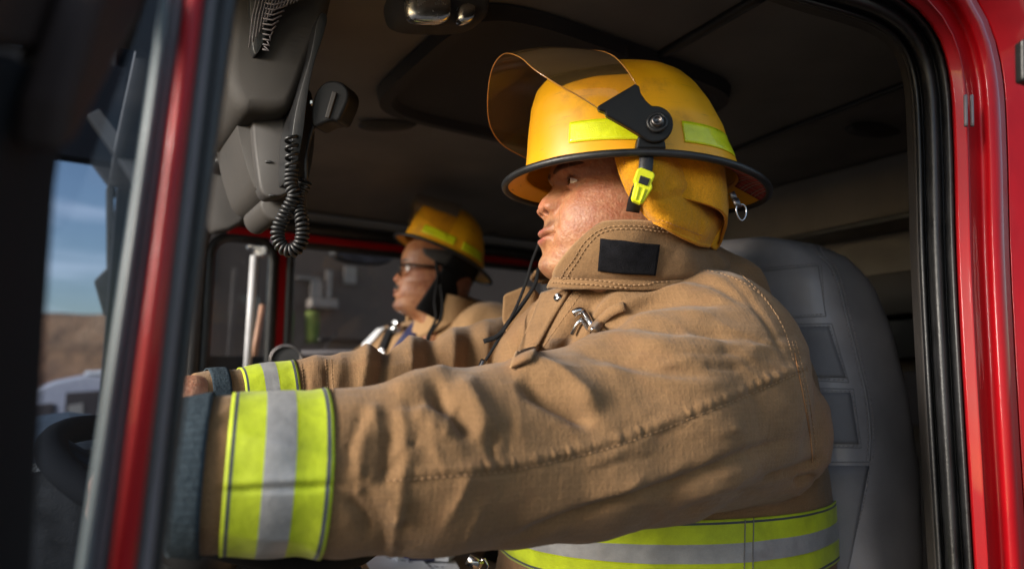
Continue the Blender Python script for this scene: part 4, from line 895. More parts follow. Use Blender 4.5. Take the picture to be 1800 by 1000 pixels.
# helmet of the passenger, tipped back
pc = P(783, 448, 1.99); Qm = frame(math.radians(192), roll=0, pitch=math.radians(24))
helm2, X2 = helmet(pc, Qm, .86, 'scuffed yellow fire helmet tipped back on the passenger, black ear flap below it')
rows = []; 
for k in np.linspace(0, 1, 12):
    t = np.linspace(math.radians(97-6*k), math.radians(263+6*k), 50); rows.append(X2(np.stack([.128*np.cos(t)*(1+.05*k)+.02*k, .112*np.sin(t)*(1+.16*k), 0*t-.005-.22*k], -1)))
V, fc = loft(rows, flip=True); mk('ear_flap', V, fc, 'black_cloth', helm2, uv=np.zeros((len(V), 2)), solid=.004)
k1 = X2([[.0, -.128, .02]])[0]; kn = -Qm[1]; knob(k1, kn, ((.020, 0), (.020, .008), (.012, .012), (.001, .012)), 'pivot_knob', 'black_plastic', helm2)
e1 = X2(np.array([[.03*math.cos(a)*0+.17+.0*a, .13*math.cos(a), .06+.085*math.sin(a)] for a in np.linspace(0, math.pi, 30)])); e2 = X2(np.array([[.02, .125*math.cos(a), .03+.15*math.sin(a)] for a in np.linspace(0, math.pi, 30)]))
mk('visor', *loft([e1*(1-u)+e2*u for u in np.linspace(0, 1, 6)]), 'amber_visor', helm2)
mb = MB(); p0 = X2([[.03, -.115, -.0]])[0]; mb.add(*tube(crs([p0, P(768, 470, 1.81), P(770, 500, 1.80)], 12), .005, 8)); mb.build('chin_strap', 'black_cloth', helm2)
# ================================================================== FIRE TRUCK
truck = empty('fire_truck', W(.4, 1.25, .6), 'red fire engine cab with open door, grey leather seat and dark headliner', 'fire engine')
ZC = 2.62; TN = .40; TF = 2.15; SB = 1.74; SF = -.75
def tb(name, mat, *a, bevel=.004, parent=None): V, f = tbox(*a); return mk(name, V, f, mat, parent or truck, smooth=False, bevel=bevel)
# headliner as sheets with recessed hatch
cs_ = np.linspace(-.28, SB, 60); ct = np.linspace(TN+.05, TF-.02, 60)
hatch = [hitZ(x, y, ZC) for x, y in ((690, 50), (1140, 50), (1230, 215), (650, 195))]; hs = [ST(h) for h in hatch]
hs0, hs1 = min(h[0] for h in hs), max(h[0] for h in hs); ht0, ht1 = min(h[1] for h in hs), max(h[1] for h in hs)
print('hatch', hs0, hs1, ht0, ht1)
V = []
for s in cs_:
    for t in ct: V.append(W(s, t, ZC-.05*np.clip((t-(TF-.25))/.25, 0, 1)**2))
V = np.array(V); rf_ = [g for g in gridfaces(60, 60) if not (V[list(g)].mean(0).dot(RR) < .075 and V[list(g)].mean(0).dot(TT) > 1.3)]
roof = mk('headliner', V, rf_, 'headliner', truck, solid=.03, offset=-1)
# hatch panel recess: rim + darker pan lying proud of the liner
rimp = []
for k in range(80):
    a = k/80*2*math.pi; c, s_ = math.cos(a), math.sin(a); u = np.sign(c)*abs(c)**.35; v = np.sign(s_)*abs(s_)**.35; rimp.append(((hs0+hs1)/2+(hs1-hs0)*.42*u, (ht0+ht1)/2+(ht1-ht0)*.42*v))
r0 = np.array([W(s, t, ZC-.004) for s, t in rimp]); cen = r0.mean(0)
r1 = np.array([W(s, t, ZC-.028) for s, t in rimp]); r1 = cen+(r1-cen)*.985; r1[:, 2] = ZC-.028; r2 = cen+(r1-cen)*.93; r2[:, 2] = ZC-.028; r3 = cen+(r1-cen)*.90; r3[:, 2] = ZC-.010
V, f = loft([r0, r1, r2, r3], True); f.append(tuple(range(3*80, 4*80))); mk('roof_hatch', V, f, 'headliner_dark', truck, smooth=False)
# seams in the headliner
def line_on_roof(pts, name, r=.006, mat='rubber'):
    q = np.array([hitZ(x, y, ZC-.006) for x, y in pts]); return mk(name, *tube(crs(q, 20), r, 8), mat, truck)
line_on_roof([(1130, 115), (1230, 58), (1345, -10)], 'roof_seam', .009); line_on_roof([(1275, 270), (1430, 210), (1600, 145)], 'roof_seam', .006)
tb('cab_back_wall', 'headliner', SB, SB+.05, TN+.05, TF, .9, ZC+.02)
for z0, z1, m in ((2.42, 2.435, 'rubber'), (2.20, 2.30, 'trim_plastic'), (2.10, 2.19, 'rubber'), (1.95, 2.07, 'grey_trim')): tb('shelf', m, SB-.14, SB-.002, TN+.1, 1.15, z0, z1)
tb('floor_pan', 'rubber', SF, SB, TN, TF, .88, .93)
tb('bulkhead', 'rubber', SF, SF+.05, TN, TF, .93, 1.55)
# far wall with window openings (s ranges on the plane)
def sz(px, py): s, t, z = ST(hitT(px, py, TF)); return s, z
q0, _ = sz(90, 500); q1, _ = sz(192, 500); v0 = sz(362, 520)[0]; v1 = sz(474, 520)[0]; w0 = sz(503, 520)[0]; w1 = sz(960, 520)[0]
zt = sz(560, 436)[1]; zb_ = sz(560, 628)[1]; zq1 = sz(150, 258)[1]; zq0 = sz(150, 830)[1]
print('far', q0, q1, v0, v1, w0, w1, zt, zb_, zq0, zq1)
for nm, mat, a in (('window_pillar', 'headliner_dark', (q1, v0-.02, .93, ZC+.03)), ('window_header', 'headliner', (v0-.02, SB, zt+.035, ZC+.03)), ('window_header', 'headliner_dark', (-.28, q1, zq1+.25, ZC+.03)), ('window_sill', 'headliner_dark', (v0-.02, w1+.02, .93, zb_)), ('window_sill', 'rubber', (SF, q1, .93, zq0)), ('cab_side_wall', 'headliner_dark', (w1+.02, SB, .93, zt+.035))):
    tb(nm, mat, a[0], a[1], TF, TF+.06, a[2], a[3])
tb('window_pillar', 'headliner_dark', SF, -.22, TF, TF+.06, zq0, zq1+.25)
# quarter window slanting roof line
V, f = prism([(60, 60), (204, 60), (204, 345), (190, 321), (137, 250), (60, 240)], 1.95, .05, TT); mk('quarter_window_header', V, f, 'headliner_dark', truck, smooth=False, bevel=.004)
V, f = prism([(190, 321), (200, 330), (205, 560), (183, 552), (166, 492), (188, 470), (187, 330)], 1.93, .05, TT); mk('windscreen_pillar', V, f, 'rubber', truck, smooth=False, bevel=.004)
V, f = prism([(150, 200), (176, 190), (300, 350), (290, 400)], 1.75, .03, TT); mk('header_trim', V, f, 'trim_plastic', truck, smooth=False, bevel=.006)
V, f = prism([(150, 40), (300, 40), (300, 420), (262, 380), (150, 215)], 1.99, .03, TT); mk('windscreen_lining', V, f, 'headliner_dark', truck, smooth=False, bevel=.004)
def rrect(s0, s1, z0, z1, r, t, k=10):
    out = []
    for cx, cz, a0 in ((s1-r, z1-r, 0), (s0+r, z1-r, 90), (s0+r, z0+r, 180), (s1-r, z0+r, 270)):
        for j in range(k+1): a = math.radians(a0+90*j/k); out.append(W(cx+r*math.cos(a), t, cz+r*math.sin(a)))
    return np.array(out)
fd = tb('cab_door', 'red_paint', v1+.004, w0-.004, TF-.035, TF+.05, zb_, zt+.02)
tb('door_top_rail', 'red_paint', v0+.04, w1+.1, TF-.045, TF-.004, zt+.006, zt+.03, parent=fd)
ra = rrect(v0, v1, zb_-.1, zt, .06, TF-.03); rb = rrect(w0, w1, zb_-.1, zt, .05, TF-.03)
mk('window_seal', *tube(ra, .016, 8, closed=True), 'rubber', fd); mk('window_seal', *tube(rb, .014, 8, closed=True), 'rubber', fd)
ro = rrect(v0-.03, w1+.03, zb_-.3, zt+.055, .09, TF-.03); mk('door_seal', *tube(ro, .022, 8, closed=True), 'rubber', fd)
for a, b in ((v0, v1), (w0, w1)):
    V = [W(a, TF+.01, zb_-.1), W(b, TF+.01, zb_-.1), W(b, TF+.01, zt), W(a, TF+.01, zt)]; mk('window_glass', V, [(0, 1, 2, 3)], 'glass', fd, smooth=False)
mk('door_rail', *tube([W(w0+.02, TF-.05, zb_+.01), W(w1, TF-.05, zb_+.035)], .010, 8), 'grey_trim', fd)
# gauge/vent ring by the far sill
gc = P(503, 632, 1.85); t = np.linspace(0, 2*np.pi, 36, endpoint=False); gv = np.stack([gc[0]+.042*np.cos(t), 0*t+gc[1], gc[2]+.038*np.sin(t)], 1)
ga = mk('dash_gauge', *tube(gv, .004, 8, closed=True), 'dark_steel', truck); mk('gauge_face', gv+[0, .006, 0], [tuple(range(36))], 'black_plastic', ga)
# mirror outside the far window
mc = hitT(640, 446, TF+.35); t = np.linspace(0, 2*np.pi, 40, endpoint=False); ell = np.stack([np.sign(np.cos(t))*np.abs(np.cos(t))**.7*.12, 0*t, np.sign(np.sin(t))*np.abs(np.sin(t))**.8*.038], 1)
mv = mc+ell[:, :1]*RR+ell[:, 2:]*ZZ; V, f = loft([mv+TT*.05, mv*1.0, mc+(mv-mc)*.9-TT*.004], True); mo = mk('wing_mirror', V, f, 'rubber', truck); mk('mirror_glass', mc+(mv-mc)*.9-TT*.006, [tuple(range(40))], 'dark_steel', mo)
mk('mirror_arm', *tube([mc+TT*.03, mc+TT*.03+ZZ*.25], .012, 8), 'rubber', mo)
# grab bars and bracket seen in the vent window
V, f = tube([hitT(447, 450, TF-.12), hitT(434, 660, TF-.12)], .011, 10); gb = mk('grab_bar', V, f, 'white_bar', truck)
V, f = tube([hitT(462, 536, TF+.12), hitT(441, 660, TF+.12)], .010, 10); mk('mirror_brace', V, f, 'orange_bar', truck)
V, f = prism([(437, 428), (470, 432), (470, 450), (450, 452), (448, 440), (436, 436)], 2.0, .03, TT); mk('bar_bracket', V, f, 'steel', gb, smooth=False, bevel=.006)

# near door opening: one swept profile round the frame
Bp = [(250, -330), (600, -240), (1000, -110), (1250, -45), (1400, 4), (1490, 30), (1545, 52), (1583, 88), (1602, 150), (1609, 260), (1614, 450), (1624, 650), (1636, 850), (1648, 1050), (1660, 1300), (1675, 1700)]
bp = crs(np.c_[np.array(Bp, float), np.zeros(len(Bp))], 150)[:, :2]; tg = np.gradient(bp, axis=0); tg /= np.linalg.norm(tg, axis=1)[:, None]; nn = np.stack([-tg[:, 1], tg[:, 0]], 1)*-1
if nn[100].dot((1, 0)) < 0: nn = -nn
def prow(o, t): return np.array([hitT(x, y, t) for x, y in bp+nn*o])
def sweep(name, prof, mat, parent=None): V, f = loft([prow(o, t) for o, t in prof]); return mk(name, V, f, mat, parent or truck, solid=.002)
nf = sweep('door_frame', [(64, .415), (69, .399), (74, .393), (89, .391), (92, .387), (95, .391), (112, .390), (118, .388), (126, .380), (134, .374), (148, .371), (160, .370)], 'red_paint')
sweep('inner_trim', [(-6, .52), (-12, .50), (-14, .49), (-8, .485), (-9, .48), (-3, .475), (-4, .468), (1, .46)], 'trim_cover', nf)
sweep('door_seal', [(0, .47), (2, .452), (8, .445), (13, .448), (15, .456), (17, .446), (23, .430), (34, .420), (44, .421), (47, .430), (50, .420), (57, .408), (64, .404), (68, .408), (70, .416)], 'rubber', nf)
# body side panel
V, f = loft([prow(165, .369), prow(300, .362), prow(700, .362)]); mk('side_panel', V, f, 'red_paint', truck, solid=.003)
V, f = loft([prow(159, .375), prow(166, .376)]); mk('panel_gap', V, f, 'rubber', truck)
# pillar behind the frame, inside of the cab
V, f = loft([prow(10, .47), prow(10, .56), prow(120, .58), prow(200, .5)]); mk('pillar_lining', V, f, 'rubber', truck, solid=.004)
# raised stampings and hinge plates on the red pillar
mb = MB()
for x in (1697, 1708): mb.add(*tube(crs([hitT(x, 168, .382), hitT(x+1, 222, .380)], 6), .0022, 8))
mb.build('hinge_rib', 'grey_trim', nf)
V, f = prism([(1796, 70), (1830, 60), (1830, 150), (1797, 140)], .62, .01); mk('marker_plate', V, f, 'rubber', truck, smooth=False, bevel=.002)

# near front post with its strips (close to the camera)
A0 = np.array([hitT(x, -260, TN) for x in (0, 1)]); 
def post(name, xt, xb_, t, mat, prof=None, parent=None):      # xt,xb: (left,right) px at y=0 and y=1000
    rows = []
    ys = np.linspace(-300, 1400, 24)
    for y in ys:
        u = y/1000; l = xt[0]+(xb_[0]-xt[0])*u; r = xt[1]+(xb_[1]-xt[1])*u; bow = 0*math.sin(math.pi*np.clip(u, 0, 1)); l += bow; r += bow
        a, b = hitT(l, y, t), hitT(r, y, t); mid = (a+b)/2-TT*.4*np.linalg.norm(b-a)
        ring = []
        for k in range(9): v = k/8; q = a*(1-v)+b*v-TT*(np.linalg.norm(b-a)*.38*math.sin(v*math.pi)); ring.append(q)
        ring += [b+TT*.03, a+TT*.03]; rows.append(np.array(ring))
    V, f = loft(rows, True, True); return mk(name, V, f, mat, parent or truck)
fp = post('windscreen_post', (324, 398), (158, 276), .405, 'rubber')
post('post_strip', (286, 303), (140, 160), .400, 'teal_trim', parent=fp); post('post_strip', (302, 326), (160, 194), .402, 'grey_trim', parent=fp)
post('post_strip', (328, 357), (195, 236), .392, 'red_paint', parent=fp); post('post_strip', (360, 378), (240, 266), .398, 'grey_trim', parent=fp)
post('post_strip', (378, 418), (264, 288), .404, 'rubber', parent=fp)
V = [hitT(60, -200, .42), hitT(330, -200, .42), hitT(180, 1200, .42), hitT(20, 1200, .42)]; mk('quarter_glass', V, [(0, 1, 2, 3)], 'sky_dimming_glass', fp, smooth=False)  # blue-grey tint added to dim the overbright sky seen through this pane
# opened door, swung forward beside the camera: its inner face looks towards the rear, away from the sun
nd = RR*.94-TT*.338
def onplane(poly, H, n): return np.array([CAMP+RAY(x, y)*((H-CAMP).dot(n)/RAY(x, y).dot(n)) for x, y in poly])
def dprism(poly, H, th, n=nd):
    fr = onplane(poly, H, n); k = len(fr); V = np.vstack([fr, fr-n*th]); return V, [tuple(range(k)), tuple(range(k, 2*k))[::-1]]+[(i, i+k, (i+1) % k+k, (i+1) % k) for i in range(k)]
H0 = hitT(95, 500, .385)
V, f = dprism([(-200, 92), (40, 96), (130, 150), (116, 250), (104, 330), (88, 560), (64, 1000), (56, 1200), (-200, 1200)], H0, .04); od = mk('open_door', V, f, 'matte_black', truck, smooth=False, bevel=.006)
H1 = P(200, 100, .33)
V, f = dprism([(196, -60), (286, -60), (246, 40), (190, 150), (138, 252), (110, 272), (120, 180)], H1, .02); mk('door_window_frame', V, f, 'brown_trim', od, smooth=False, bevel=.006)
V, f = dprism([(150, -60), (200, -60), (124, 190), (108, 275), (100, 150)], P(150, 100, .34), .02); mk('door_window_seal', V, f, 'matte_black', od, smooth=False, bevel=.006)
V, f = dprism([(-200, -60), (150, -60), (132, 100), (60, 92), (-200, 60)], H0, .03); mk('door_trim', V, f, 'brown_trim', od, smooth=False, bevel=.005)

# overhead console
def rounded(poly, n=5):      # soften a traced outline
    a = np.array(poly, float)
    for _ in range(2): a = np.stack([a*.75+np.roll(a, -1, 0)*.25, a*.25+np.roll(a, -1, 0)*.75], 1).reshape(-1, 2)
    return [tuple(v) for v in a]
def slab(name, poly, d, thick, mat, bev, parent=None, direction=TT):
    if name != 'screw': poly = rounded(poly)
    V, f = prism(poly, d, thick, direction); return mk(name, V, f, mat, parent or truck, smooth=True, bevel=bev)
con = slab('overhead_console', [(408, -80), (600, -80), (580, 40), (552, 100), (535, 150), (520, 185), (500, 196), (455, 196), (430, 200), (410, 180), (396, 130), (402, 60)], 0.95, .22, 'trim_plastic', .03)
slab('console_body', [(398, 128), (412, 170), (440, 200), (520, 200), (548, 140), (556, 250), (536, 345), (455, 350), (432, 290), (414, 210)], 1.00, .16, 'trim_plastic', .02, con)
slab('cover_panel', [(446, 200), (452, 194), (498, 196), (519, 188), (520, 280), (514, 335), (496, 346), (460, 350), (452, 300), (444, 225)], 0.985, .03, 'trim_cover', .006, con)
slab('console_foot', [(455, 345), (520, 340), (508, 368), (490, 392), (462, 380)], 1.02, .12, 'trim_plastic', .012, con)
for x, y in ((466, 201), (472, 284), (478, 343)):
    slab('screw', [(x-5, y-2), (x+5, y-2), (x+5, y+2), (x-5, y+2)], .982, .004, 'rubber', .001, con)
slab('console_edge', [(560, 20), (578, 26), (570, 60), (552, 110), (540, 170), (532, 250), (512, 330), (512, 250), (520, 190), (540, 120), (548, 90)], .93, .10, 'black_plastic', .01, con)
net_p = slab('storage_slot', [(436, -60), (500, -60), (470, 60), (452, 100), (444, 90), (440, 20)], .938, .03, 'rubber', .006, con)
mb = MB()
for k in range(14):
    x0 = 460+k*6; mb.add(*tube(wpts([(x0, -40+k*1.0, .932), (x0-16, 30-k*2, .930), (x0-22, 84-k*9, .932)]), .0012, 5)); y0 = -30+k*9
    mb.add(*tube(wpts([(462+max(0, 8-k), y0, .931), (486-k, y0+3, .929), (530-k*5, y0-5, .931)]), .0012, 5))
mb.build('storage_net', 'thread', con)
slab('wall_strip', [(350, 0), (398, 130), (440, 290), (452, 395), (442, 395), (430, 300), (395, 180), (362, 60)], 1.5, .03, 'rubber', .006)
slab('side_lining', [(340, -60), (410, -60), (398, 130), (432, 300), (446, 396), (330, 420)], 1.6, .03, 'trim_cover', .01)
slab('lining_ledge', [(375, 274), (428, 272), (436, 290), (428, 298), (376, 290)], 1.48, .08, 'rubber', .01)
# dome light, vent, handle
dl = slab('dome_light', [(690, -40), (866, -40), (866, 16), (856, 32), (830, 40), (770, 42), (720, 38), (696, 24)], .965, .05, 'headliner_dark', .012)
slab('lens', [(716, -20), (796, -18), (798, 20), (788, 38), (740, 38), (718, 30)], .955, .02, 'steel', .008, dl); slab('lens', [(810, 2), (838, 4), (840, 22), (832, 38), (806, 38)], .955, .02, 'steel', .006, dl)
slab('map_light', [(628, 214), (660, 211), (720, 212), (738, 216), (722, 226), (650, 228)], 1.50, .02, 'trim_plastic', .005)
slab('ceiling_lamp', [(1493, 222), (1510, 212), (1560, 216), (1592, 232), (1570, 240), (1510, 236)], 1.50, .02, 'trim_cover', .005)
slab('roof_knob', [(1060, 86), (1075, 74), (1108, 76), (1116, 92), (1108, 110), (1070, 104)], 1.15, .04, 'trim_plastic', .012)
# far wall panel joints behind the driver
mk('panel_joint', *tube([hitT(912, 340, 2.1), hitT(912, 408, 2.1)], .006, 6), 'rubber', truck); mk('panel_joint', *tube([hitT(860, 408, 2.1), hitT(1260, 412, 2.1)], .005, 6), 'rubber', truck)

# driver's seat
def seat_rows():
    rows = []
    tab_ = [  # z, near t edge, s of front face, s of back, front px hints
        (2.285, .86, 1.03, 1.10), (2.28, .78, 1.01, 1.125), (2.265, .715, .995, 1.15), (2.235, .665, .985, 1.175), (2.19, .632, .980, 1.195), (2.12, .612, .976, 1.21), (2.02, .598, .972, 1.22), (1.90, .590, .968, 1.225), (1.78, .592, .962, 1.22), (1.68, .600, .955, 1.20), (1.55, .61, .94, 1.18), (1.40, .62, .92, 1.16)]
    z = np.array([a[0] for a in tab_])[::-1]; zz = np.linspace(1.40, 2.285, 70); lift = .03
    for q in zz:
        t0 = np.interp(q, z, [a[1] for a in tab_][::-1]); s0 = np.interp(q, z, [a[2] for a in tab_][::-1]); s1 = np.interp(q, z, [a[3] for a in tab_][::-1]); t1 = 2*.86-t0+.001
        ring = []
        for k in range(96):
            a = k/96*2*math.pi; c, s_ = math.cos(a), math.sin(a); e = .42
            u = np.sign(c)*abs(c)**e; v = np.sign(s_)*abs(s_)**e
            x = (s0+s1)/2-u*(s1-s0)/2; y = (t0+t1)/2+v*(t1-t0)/2
            # dish the front face
            if u > .5: x += .018*math.exp(-((v)/.55)**2)*(u-.5)*2*np.clip((2.2-q)/.1, 0, 1)
            ring.append(W(x, y, q+lift*np.clip((q-1.9)/.35, 0, 1)))
        rows.append(np.array(ring))
    return rows
V, f = loft(seat_rows(), True, True); seat = mk('seat_back', V, f, 'leather', truck); stree = bvh(seat)
seat['label'] = 'grey leather seat back with stitched panels'
def sseam(lines, mat='thread', tubes=False, r=.0007, off=.0012, name='stitching'): return seam_on(name, lines, mat, stree, seat, r=r, off=off, tubes=tubes, n=120)
main = [(1432, 424), (1442, 448), (1464, 472), (1478, 510), (1490, 560), (1508, 630), (1524, 700), (1530, 760), (1528, 810)]
sseam([[(x-5, y) for x, y in main], [(x+5, y) for x, y in main], [(1300, 478), (1360, 470), (1440, 464)], [(1443, 466), (1446, 500), (1450, 550)], [(1380, 556), (1450, 552)], [(1390, 574), (1458, 573)], [(1458, 573), (1474, 620), (1488, 668)], [(1420, 664), (1488, 668)], [(1430, 686), (1496, 688)], [(1496, 688), (1506, 740), (1510, 782)], [(1450, 782), (1510, 784)], [(1528, 815), (1522, 860), (1506, 930), (1486, 1000)]])
def segs(pl): return [[pl[i], ((pl[i][0]+pl[i+1][0])/2, (pl[i][1]+pl[i+1][1])/2), pl[i+1]] for i in range(len(pl)-1)]
sseam([main], 'leather_dark', True, .0022, -.0008, 'panel_seam')
sseam(segs([(1300, 481), (1438, 467), (1452, 556), (1380, 559)])+segs([(1385, 570), (1462, 569), (1492, 672), (1420, 668)])+segs([(1425, 682), (1500, 684), (1514, 787), (1450, 786)])+segs([(1445, 812), (1528, 812)]), 'leather_dark', True, .0010, -.0002, 'panel_seam')
# darker insert panels laid on the cushion
def insert(c4, name='seat_insert', mat='leather_dark'):
    rows = []
    for v in np.linspace(0, 1, 12):
        a = np.array(c4[0])*(1-v)+np.array(c4[3])*v; b = np.array(c4[1])*(1-v)+np.array(c4[2])*v; p, _ = drape([tuple(a), tuple(b)], stree, .0012, 12); rows.append(p)
    if len({len(r) for r in rows}) == 1 and len(rows[0]) == 12: mk(name, *loft(rows), mat, seat, solid=.001)
insert([(1380, 575), (1456, 574), (1486, 664), (1400, 662)]); insert([(1410, 689), (1494, 690), (1508, 780), (1440, 780)]); insert([(1440, 818), (1526, 818), (1490, 1010), (1420, 1010)])
tb('seat_base', 'leather_dark', .42, 1.0, .60, 1.12, 1.28, 1.42, bevel=.04); tb('seat_pedestal', 'rubber', .5, .95, .68, 1.05, .93, 1.28)
tb('seat_back', 'leather_dark', 1.28, 1.42, 1.42, 1.95, 1.4, 2.2, bevel=.05); tb('seat_base', 'leather_dark', .72, 1.3, 1.42, 1.95, 1.28, 1.42, bevel=.04); tb('seat_pedestal', 'rubber', .8, 1.2, 1.5, 1.88, .93, 1.28)
tb('seat_belt', 'rubber', 1.24, 1.27, .52, .57, 1.2, 2.5, bevel=.002)
# engine cover, dashboard
tb('engine_cover', 'rubber', -.3, 1.25, 1.17, 1.40, .93, 1.62, bevel=.03)
V, f = prism([(-40, 812), (130, 790), (215, 800), (330, 860), (330, 1300), (-40, 1300)], .80, 1.2, TT); mk('dashboard', V, f, 'rubber', truck, smooth=False, bevel=.02)
# steering wheel
t = np.linspace(0, 2*np.pi, 90, endpoint=False); rimw = wc+wr_*(np.cos(t)[:, None]*ax1+np.sin(t)[:, None]*ax2); wheel = mk('steering_wheel', *tube(rimw, .0155, 14, closed=True), 'matte_black', truck)
mb = MB()
for a in (0, 2.09, 4.19): mb.add(*tube(np.array([wc-nrmw*.05, wc-nrmw*.03+.5*wr_*(math.cos(a+.5)*ax1+math.sin(a+.5)*ax2), wc+wr_*(math.cos(a+.5)*ax1+math.sin(a+.5)*ax2)]), .012, 10))
mb.build('spoke', 'rubber', wheel); mk('wheel_hub', *tube([wc-nrmw*.09, wc-nrmw*.035], [.05, .06], 24), 'rubber', wheel); mk('steering_column', *tube([wc-nrmw*.09, wc-nrmw*.6-RR*.1], .035, 14), 'black_plastic', truck)

# radio microphone and its coiled cord
mic = empty('radio_microphone', P(575, 180, .95), 'black two way radio microphone with coiled cord hanging from the overhead console', 'microphone')
V, f = prism(rounded([(546, 196), (552, 165), (566, 146), (585, 140), (604, 146), (614, 160), (612, 178), (602, 200), (595, 214), (584, 212), (570, 216), (556, 224), (548, 222)]), .94, .03, np.array([.3, .95, 0])); hs_ = mk('handset', V, f, 'black_plastic', mic, smooth=False, bevel=.006)
V, f = prism([(584, 160), (592, 163), (578, 208), (571, 206)], .937, .006); mk('talk_button', V, f, 'trim_cover', hs_, smooth=False, bevel=.001)
V, f = prism([(544, 176), (550, 176), (550, 183), (544, 184)], .937, .006); mk('clip', V, f, 'steel', hs_, smooth=False, bevel=.001)
mk('lead', *tube(crs(wpts([(552, 220, .95), (544, 245, .95), (538, 280, .94), (538, 318, .94)]), 20), .003, 8), 'rubber', mic)
def coil(path, R, turns, r, name):
    c = crs(wpts(path), 900); tg = np.gradient(c, axis=0); L = np.r_[0, np.cumsum(np.linalg.norm(np.diff(c, axis=0), axis=1))]; tg /= np.linalg.norm(tg, axis=1)[:, None]; a = np.cross(tg, [0, 1, 0.05]); a /= np.linalg.norm(a, axis=1)[:, None]; b = np.cross(tg, a)
    ph = turns(L/L[-1])*2*np.pi; p = c+R*(np.cos(ph)[:, None]*a+np.sin(ph)[:, None]*b); return mk(name, *tube(p, r, 7), 'rubber', mic)
coil([(512, 240, .93), (513, 290, .93), (512, 325, .93), (518, 345, .93), (504, 372, .93), (492, 395, .93), (488, 415, .93), (496, 434, .93), (512, 441, .93), (526, 432, .93), (532, 412, .93), (531, 388, .93), (526, 362, .94), (528, 340, .95), (538, 318, .95)], .0074, lambda u: 44*(u*.55+.45*np.clip((u-.15)/.85, 0, 1)), .0026, 'coiled_cord')

# papers and boxes beside the driver
zt_ = P(700, 985, 1.25)
tray = P(715, 1010, 1.25); tray[2] -= .03
tb('console_tray', 'rubber', ST(tray)[0]-.2, ST(tray)[0]+.25, ST(tray)[1]-.12, ST(tray)[1]+.2, 1.62, tray[2], bevel=.01)
def sheet(poly, d, name, mat, label, cat, writing=None, th=.003, group=None):
    z = tray[2]+.004+random.random()*.004; fr = np.array([hitZ(x, y, tray[2]+d) for x, y in poly]); n = len(fr); V = np.vstack([fr, fr-ZZ*th]); f = [tuple(range(n)), tuple(range(n, 2*n))[::-1]]+[(i, (i+1) % n, (i+1) % n+n, i+n) for i in range(n)]
    o = mk(name, V, f, mat, None, smooth=False); tag(o, label, cat, group); return o, fr
def scrib(o, d, lines, mat, name='printed_text'):
    mb = MB()
    for x0, y0, x1, y1 in lines:
        L = max(1, int(math.hypot(x1-x0, y1-y0)/4))
        for k in range(L):
            if random.random() < .25: continue
            a, b = k/L, (k+.7)/L; q = np.array([hitZ(x0+(x1-x0)*a, y0+(y1-y0)*a, tray[2]+d+.0015), hitZ(x0+(x1-x0)*b, y0+(y1-y0)*b, tray[2]+d+.0015)]); mb.add(*strip(q, ZZ, .003, .0003))
    mb.build(name, mat, o)
o, fr = sheet([(632, 962), (720, 962), (760, 1000), (770, 1040), (670, 1040)], .020, 'paper_form', 'paper', 'white printed form with red heading lying beside the driver', 'paper')
scrib(o, .020, [(652, 966, 672, 968), (690, 966, 716, 970), (700, 974, 728, 980), (705, 984, 735, 990), (680, 978, 694, 982)], 'ink'); scrib(o, .020, [(646, 970, 668, 974), (650, 974, 662, 976)], 'red_ink')
o, fr = sheet([(690, 978), (800, 985), (830, 1040), (700, 1040)], .014, 'paper_form', 'paper', 'pale grey printed form under the small boxes', 'paper'); scrib(o, .014, [(705, 990, 780, 996), (712, 998, 790, 1004)], 'ink')
def carton(c, hs, rz, mat, name, label, cat, face=None):
    a = np.array([math.cos(rz), math.sin(rz), 0]); b = np.array([-math.sin(rz), math.cos(rz), 0]); V, f = boxg(c, (a, b, ZZ), hs); o = mk(name, V, f, mat, None, smooth=False, bevel=.0015); tag(o, label, cat)
    if face:
        V, f = boxg(c-b*(hs[1]+.001), (a, b, ZZ), (hs[0]*.5, .0006, hs[2]*.7)); mk('printed_panel', V, f, face, o, smooth=False)
    return o
bz_ = tray[2]+.024
for (x, y, hs, rz, mat, lab, face) in ((716, 974, (.030, .022, .018), .5, 'paper', 'small white carton with a bright blue flash', 'blue_card'), (742, 976, (.026, .025, .022), .1, 'navy_card', 'dark blue carton between two white ones', None), (776, 976, (.022, .022, .026), -.2, 'white_card', 'plain white carton nearest the coat', 'paper')):
    c = hitZ(x, y, bz_); c[2] = bz_-.006+hs[2]; carton(c, hs, rz, mat, 'small_carton', lab, 'carton', face)

# ================================================================== OUTSIDE
n = 60; gx = np.r_[-900, -300, -100, -40, np.linspace(-20, 20, 30), 40, 100, 300, 900]; V = [(x, y, .0) for x in gx for y in gx]
tag(mk('ground', V, gridfaces(len(gx), len(gx), flip=True), 'asphalt', None, org=(0, 0, 0)), kind='structure')
# rocky hill far away
rows = []; hx = np.linspace(-260, 40, 120); rs = np.random.RandomState(3)
prof_ = 21+1.5*fbm(np.c_[hx, hx*0, hx*0], .03, 4, 2)
for u, off in ((0, 0), (.35, 10), (.5, 14), (.6, 22), (.93, 30), (1, 36), (.98, 80), (0, 120)):
    rows.append(np.stack([hx, 150+off+4*fbm(np.c_[hx, hx*0+off, hx*0], .08, 4, 8), np.maximum(0, prof_*u*(1+.06*fbm(np.c_[hx, hx*0+off, hx*0+9], .15, 3, 4)))], 1))
V, f = loft(rows); tag(mk('hill', V, f, 'hill_rock', None), kind='structure')
